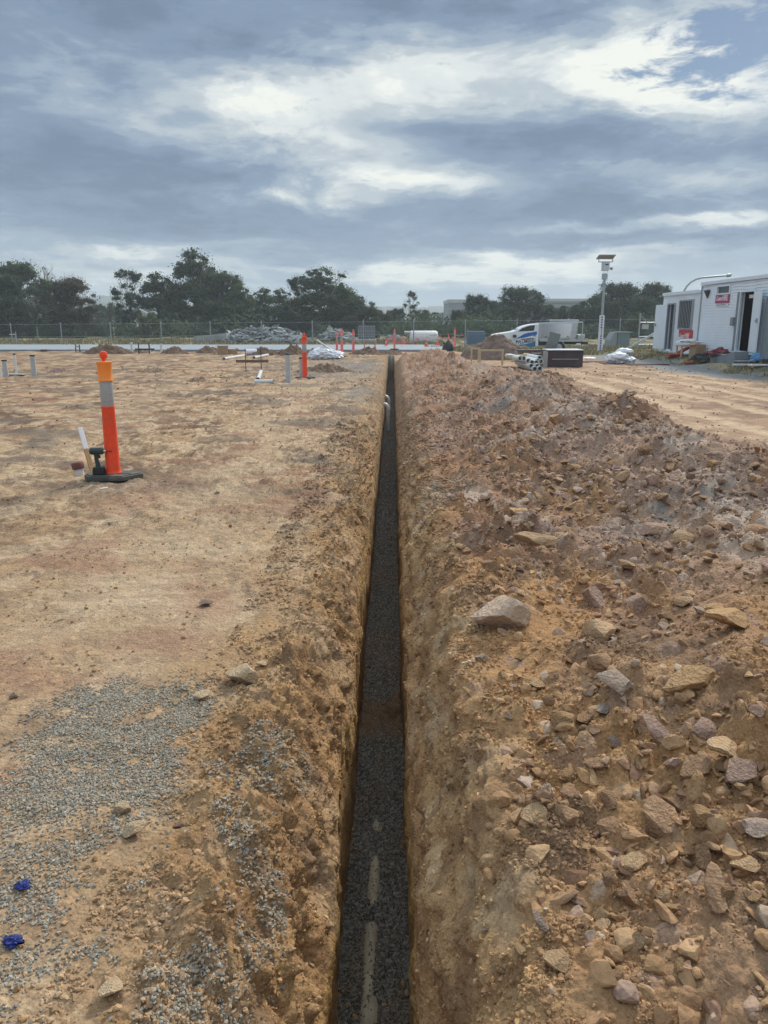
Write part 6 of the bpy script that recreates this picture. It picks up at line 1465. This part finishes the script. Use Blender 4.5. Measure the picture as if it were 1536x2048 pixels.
TREES = [  # kind, px of the trunk, py of the top, width scale, depth, label
    ('spread', 48, 527, 1.05, 88, 'big dark gum filling the far left corner of the treeline'),
    ('dense', 6, 548, 1.1, 84, 'dense dark tree cut by the left edge of the photo'),
    ('bare', 96, 529, .9, 90, 'thin half-bare gum with spidery twigs beside the big left gum'),
    ('gum_open', 76, 575, .9, 78, 'pale-trunked leaning gum in front of the big left gum'),
    ('brown', 150, 555, 1.12, 82, 'brownish round-crowned tree standing right of the big left gum'),
    ('bush', 120, 608, .8, 86, 'low bushy tree between the big left gum and the brownish tree'),
    ('dense', 205, 606, .7, 130, 'low blue-dark tree in the gap right of the brownish tree'),
    ('bush', 232, 603, .6, 125, 'low rounded tree in the gap under the distant hill'),
    ('gum_open', 266, 541, .95, 90, 'open gum with separate leafy puffs at the left of the tall group'),
    ('gum_tall', 322, 545, 1.1, 92, 'gum with paired crowns left of the tallest tree'),
    ('gum_tall', 396, 500, 1.05, 94, 'tallest gum of the whole treeline'),
    ('dense', 350, 590, .95, 96, 'dark dense tree under and left of the tallest gum'),
    ('spread', 446, 545, .9, 92, 'spreading gum right of the tallest one'),
    ('gum_tall', 484, 568, 1.0, 90, 'gum with a small rounded head sloping down from the tall group'),
    ('dense', 440, 600, 1.0, 86, 'dark dense tree behind the left end of the rubble heap'),
    ('bush', 300, 622, .9, 80, 'low olive tree below the open gum'),
    ('gum_tall', 530, 575, 1.0, 92, 'first of two even-topped gums behind the rubble heap'),
    ('gum_tall', 564, 577, 1.0, 95, 'second of two even-topped gums behind the rubble heap'),
    ('dense', 520, 612, 1.0, 88, 'dark dense tree behind the middle of the rubble heap'),
    ('gum_open', 600, 553, .9, 90, 'open gum with airy twigs at the left of the broad gum'),
    ('gum_tall', 645, 536, 1.4, 90, 'broad gum with pale trunk behind the smaller rubble heap'),
    ('dense', 688, 575, .95, 92, 'dense right shoulder of the broad gum'),
    ('dense', 610, 610, 1.0, 94, 'dark dense tree under the broad gum'),
    ('bush', 728, 600, .85, 92, 'low rounded olive-green tree right of the broad gum'),
    ('bush', 765, 618, .8, 98, 'low bushy tree left of the sparse gum'),
    ('dense', 700, 630, .9, 85, 'low dark tree behind the stacked cages'),
    ('sparse', 822, 583, .95, 92, 'small sparse gum with scattered leaf puffs in the middle'),
    ('dense', 792, 615, .85, 100, 'dark tree at the left foot of the sparse gum'),
    ('bush', 846, 617, .62, 96, 'low rounded tree at the right foot of the sparse gum'),
    ('dense', 955, 587, .88, 100, 'dark round tree covering the right of the grey two-storey building'),
    ('dense', 988, 600, .8, 102, 'dark tree filling the dip between two taller right-hand trees'),
    ('dense', 1038, 572, 1.12, 100, 'tallest dark tree behind the ute'),
    ('gum_open', 1066, 580, .65, 101, 'airy small gum at the right shoulder of the tallest tree behind the ute'),
    ('cone', 1098, 601, 1.5, 98, 'pointed dark conifer above the ute canopy, leftmost of four'),
    ('cone', 1122, 604, 1.5, 99, 'pointed dark conifer above the ute canopy, second of four'),
    ('cone', 1146, 602, 1.5, 97, 'pointed dark conifer left of the camera tower, third of four'),
    ('cone', 1166, 607, 1.4, 96, 'pointed dark conifer nearest the camera tower, last of four'),
    ('dense', 1188, 588, .9, 98, 'dark round tree just behind the camera tower'),
    ('dense', 1240, 564, 1.25, 100, 'broad dark tree right of the camera tower'),
    ('spread', 1300, 567, .85, 100, 'flat-topped dark tree left of the sheds with sky showing through'),
    ('dense', 1330, 590, .8, 98, 'dark tree partly hidden behind the smaller shed'),
    ('bush', 930, 628, .8, 88, 'low dark shrub tree behind the blue container'),
    ('bush', 1090, 640, .8, 84, 'low shrub tree behind the ute canopy'),
    ('bush', 1270, 630, .9, 84, 'low dark shrub tree behind the mesh gate'),
    ('dense', 1108, 614, 1.1, 104, 'dense dark tree filling the gap behind the first two conifers'),
    ('dense', 1152, 612, 1.1, 104, 'dense dark tree filling the gap behind the last two conifers'),
    ('dense', 915, 618, .7, 92, 'dark tree at the left foot of the round tree over the grey building'),
    ('dense', 1010, 612, 1.0, 95, 'dark low tree left of and below the tallest tree behind the ute'),
    ('dense', 1210, 600, 1.0, 95, 'dark tree in the dip just right of the camera tower'),
    ('dense', 1285, 592, .9, 93, 'dark tree filling the space behind the mesh gate'),
    ('dense', 170, 610, .9, 88, 'dark low tree under the right side of the brownish tree'),
    ('dense', 30, 590, 1.1, 82, 'dark low tree in front of the far left trees'),
    ('dense', 256, 620, .8, 92, 'dark low tree at the foot of the open gum'),
    ('dense', 570, 620, 1.0, 88, 'dark low tree under the second even-topped gum'),
    ('dense', 745, 635, .8, 90, 'dark low tree between the olive tree and the sparse gum'),
    ('dense', 880, 650, .38, 85, 'small dark bush behind the right end of the white tank'),
]
for (kd, px, pyt, ws, zc, lb) in TREES:
    zc *= .95
    if kd in made: o = copy_tree(made[kd])
    else: o = PROTO[kd](); made[kd] = o
    base = P(px, 676, zc); H = P(px, pyt, zc).z + .1
    s_ = H / 10.0
    Hn = {'gum_tall': 9.9}.get(kd, 9.9)
    sx = s_ * ws * max(1.0, 1.0)
    o.location = (base.x, base.y, -.1); o.rotation_euler = (0, 0, rnd.choice([0, PI]) + rnd.uniform(-.3, .3)); o.scale = (sx, sx, s_)
    tag(o, lb, 'tree', 'trees beyond the fence')
    o.name = 'conifer_tree' if kd == 'cone' else ('gum_tree' if kd in ('gum_tall', 'gum_open', 'spread', 'sparse', 'bare') else 'leafy_tree')
# undergrowth and grass
rs = np.random.RandomState(5); LV = []
for i in range(420):
    x_ = rs.uniform(-62, 62); y_ = rs.uniform(76, 96)
    if -12.5 < x_ * 90 / y_ * .0 + x_ < -12.4: continue
    h_ = rs.uniform(.5, 2.0) * (1 + .6 * math.sin(x_ * .23) + .4 * math.sin(x_ * .71)); LV.append(leafcloud(rs, np.array([x_, y_, h_ * .45]), h_ * .9, 120, .22, .6))
LV = np.vstack(LV); o = np_obj('undergrowth', LV, np.arange(len(LV)).reshape(-1, 4), m_lf[2]); tag(o, 'scrubby olive undergrowth between the tree trunks behind the fence', 'undergrowth', kind='stuff')
LV = []
n = 26000; rs = np.random.RandomState(6)
def grass(cx, cy, hh):
    n_ = len(cx); zg = np.where(cy > 60, 0, ground_z(cx, cy, False)) - .02; a = rs.rand(n_) * 6.28; w_ = .02 + .012 * cy / 20; ln = rs.randn(n_, 2) * .3 * hh[:, None]
    p0_ = np.stack([cx - np.cos(a) * w_, cy - np.sin(a) * w_, zg], 1); p1_ = np.stack([cx + np.cos(a) * w_, cy + np.sin(a) * w_, zg], 1); p2_ = np.stack([cx + ln[:, 0], cy + ln[:, 1], zg + hh], 1)
    return np.stack([p0_, p1_, p2_], 1).reshape(-1, 3)
x1 = rs.uniform(-45, 4, 15000); y1 = rs.uniform(51, 68, 15000)
x2 = rs.uniform(6, 22, 11000); y2 = rs.uniform(37.5, 60, 11000)
x3 = rs.uniform(10.3, 11.9, 5200); y3 = rs.uniform(16, 36, 5200)
x4 = rs.uniform(2, 8, 2600); y4 = rs.uniform(45, 58, 2600)
cx = np.concatenate([x1, x2, x3, x4]); cy = np.concatenate([y1, y2, y3, y4]); hh = np.concatenate([rs.uniform(.08, .3, 15000), rs.uniform(.08, .35, 11000), rs.uniform(.03, .16, 5200), rs.uniform(.1, .3, 2600)])
k = rs.rand(len(cx)) < sst(-.5, .2, fbm(cx * .5, cy * .4, 3, 800)); cx, cy, hh = cx[k], cy[k], hh[k]
g_ = grass(cx, cy, hh); g0 = rs.rand(len(cx))[:, None]; tint = C3(.17, .16, .075)[None] * (1 - g0) + C3(.38, .32, .19)[None] * g0
o = np_obj('grass', g_, np.arange(len(g_)).reshape(-1, 3), M_GRAV, tint=np.repeat(tint, 3, 0)); tag(o, 'dry olive and straw grass along the verge and behind the slab', 'grass', kind='stuff')

# ------------------------------------------------------------------ haze
hb = MB().box((0, 560, 17.5), (2600, 1500, 41)).build('haze', bpy.data.materials.new('haze_air')); tag(hb, kind='stuff')
hm = hb.data.materials[0]; hm.use_nodes = True; hn = hm.node_tree.nodes; hn.clear()
pv = hn.new('ShaderNodeVolumePrincipled'); pv.inputs['Color'].default_value = (.75, .85, .95, 1); pv.inputs['Density'].default_value = .00085; pv.inputs['Anisotropy'].default_value = .2
ho = hn.new('ShaderNodeOutputMaterial'); hm.node_tree.links.new(pv.outputs[0], ho.inputs['Volume'])
tag(hb, 'thin pale blue haze filling the air over the site', 'haze')
scene.cycles.volume_bounces = 1; scene.cycles.max_bounces = 6; scene.cycles.transparent_max_bounces = 12
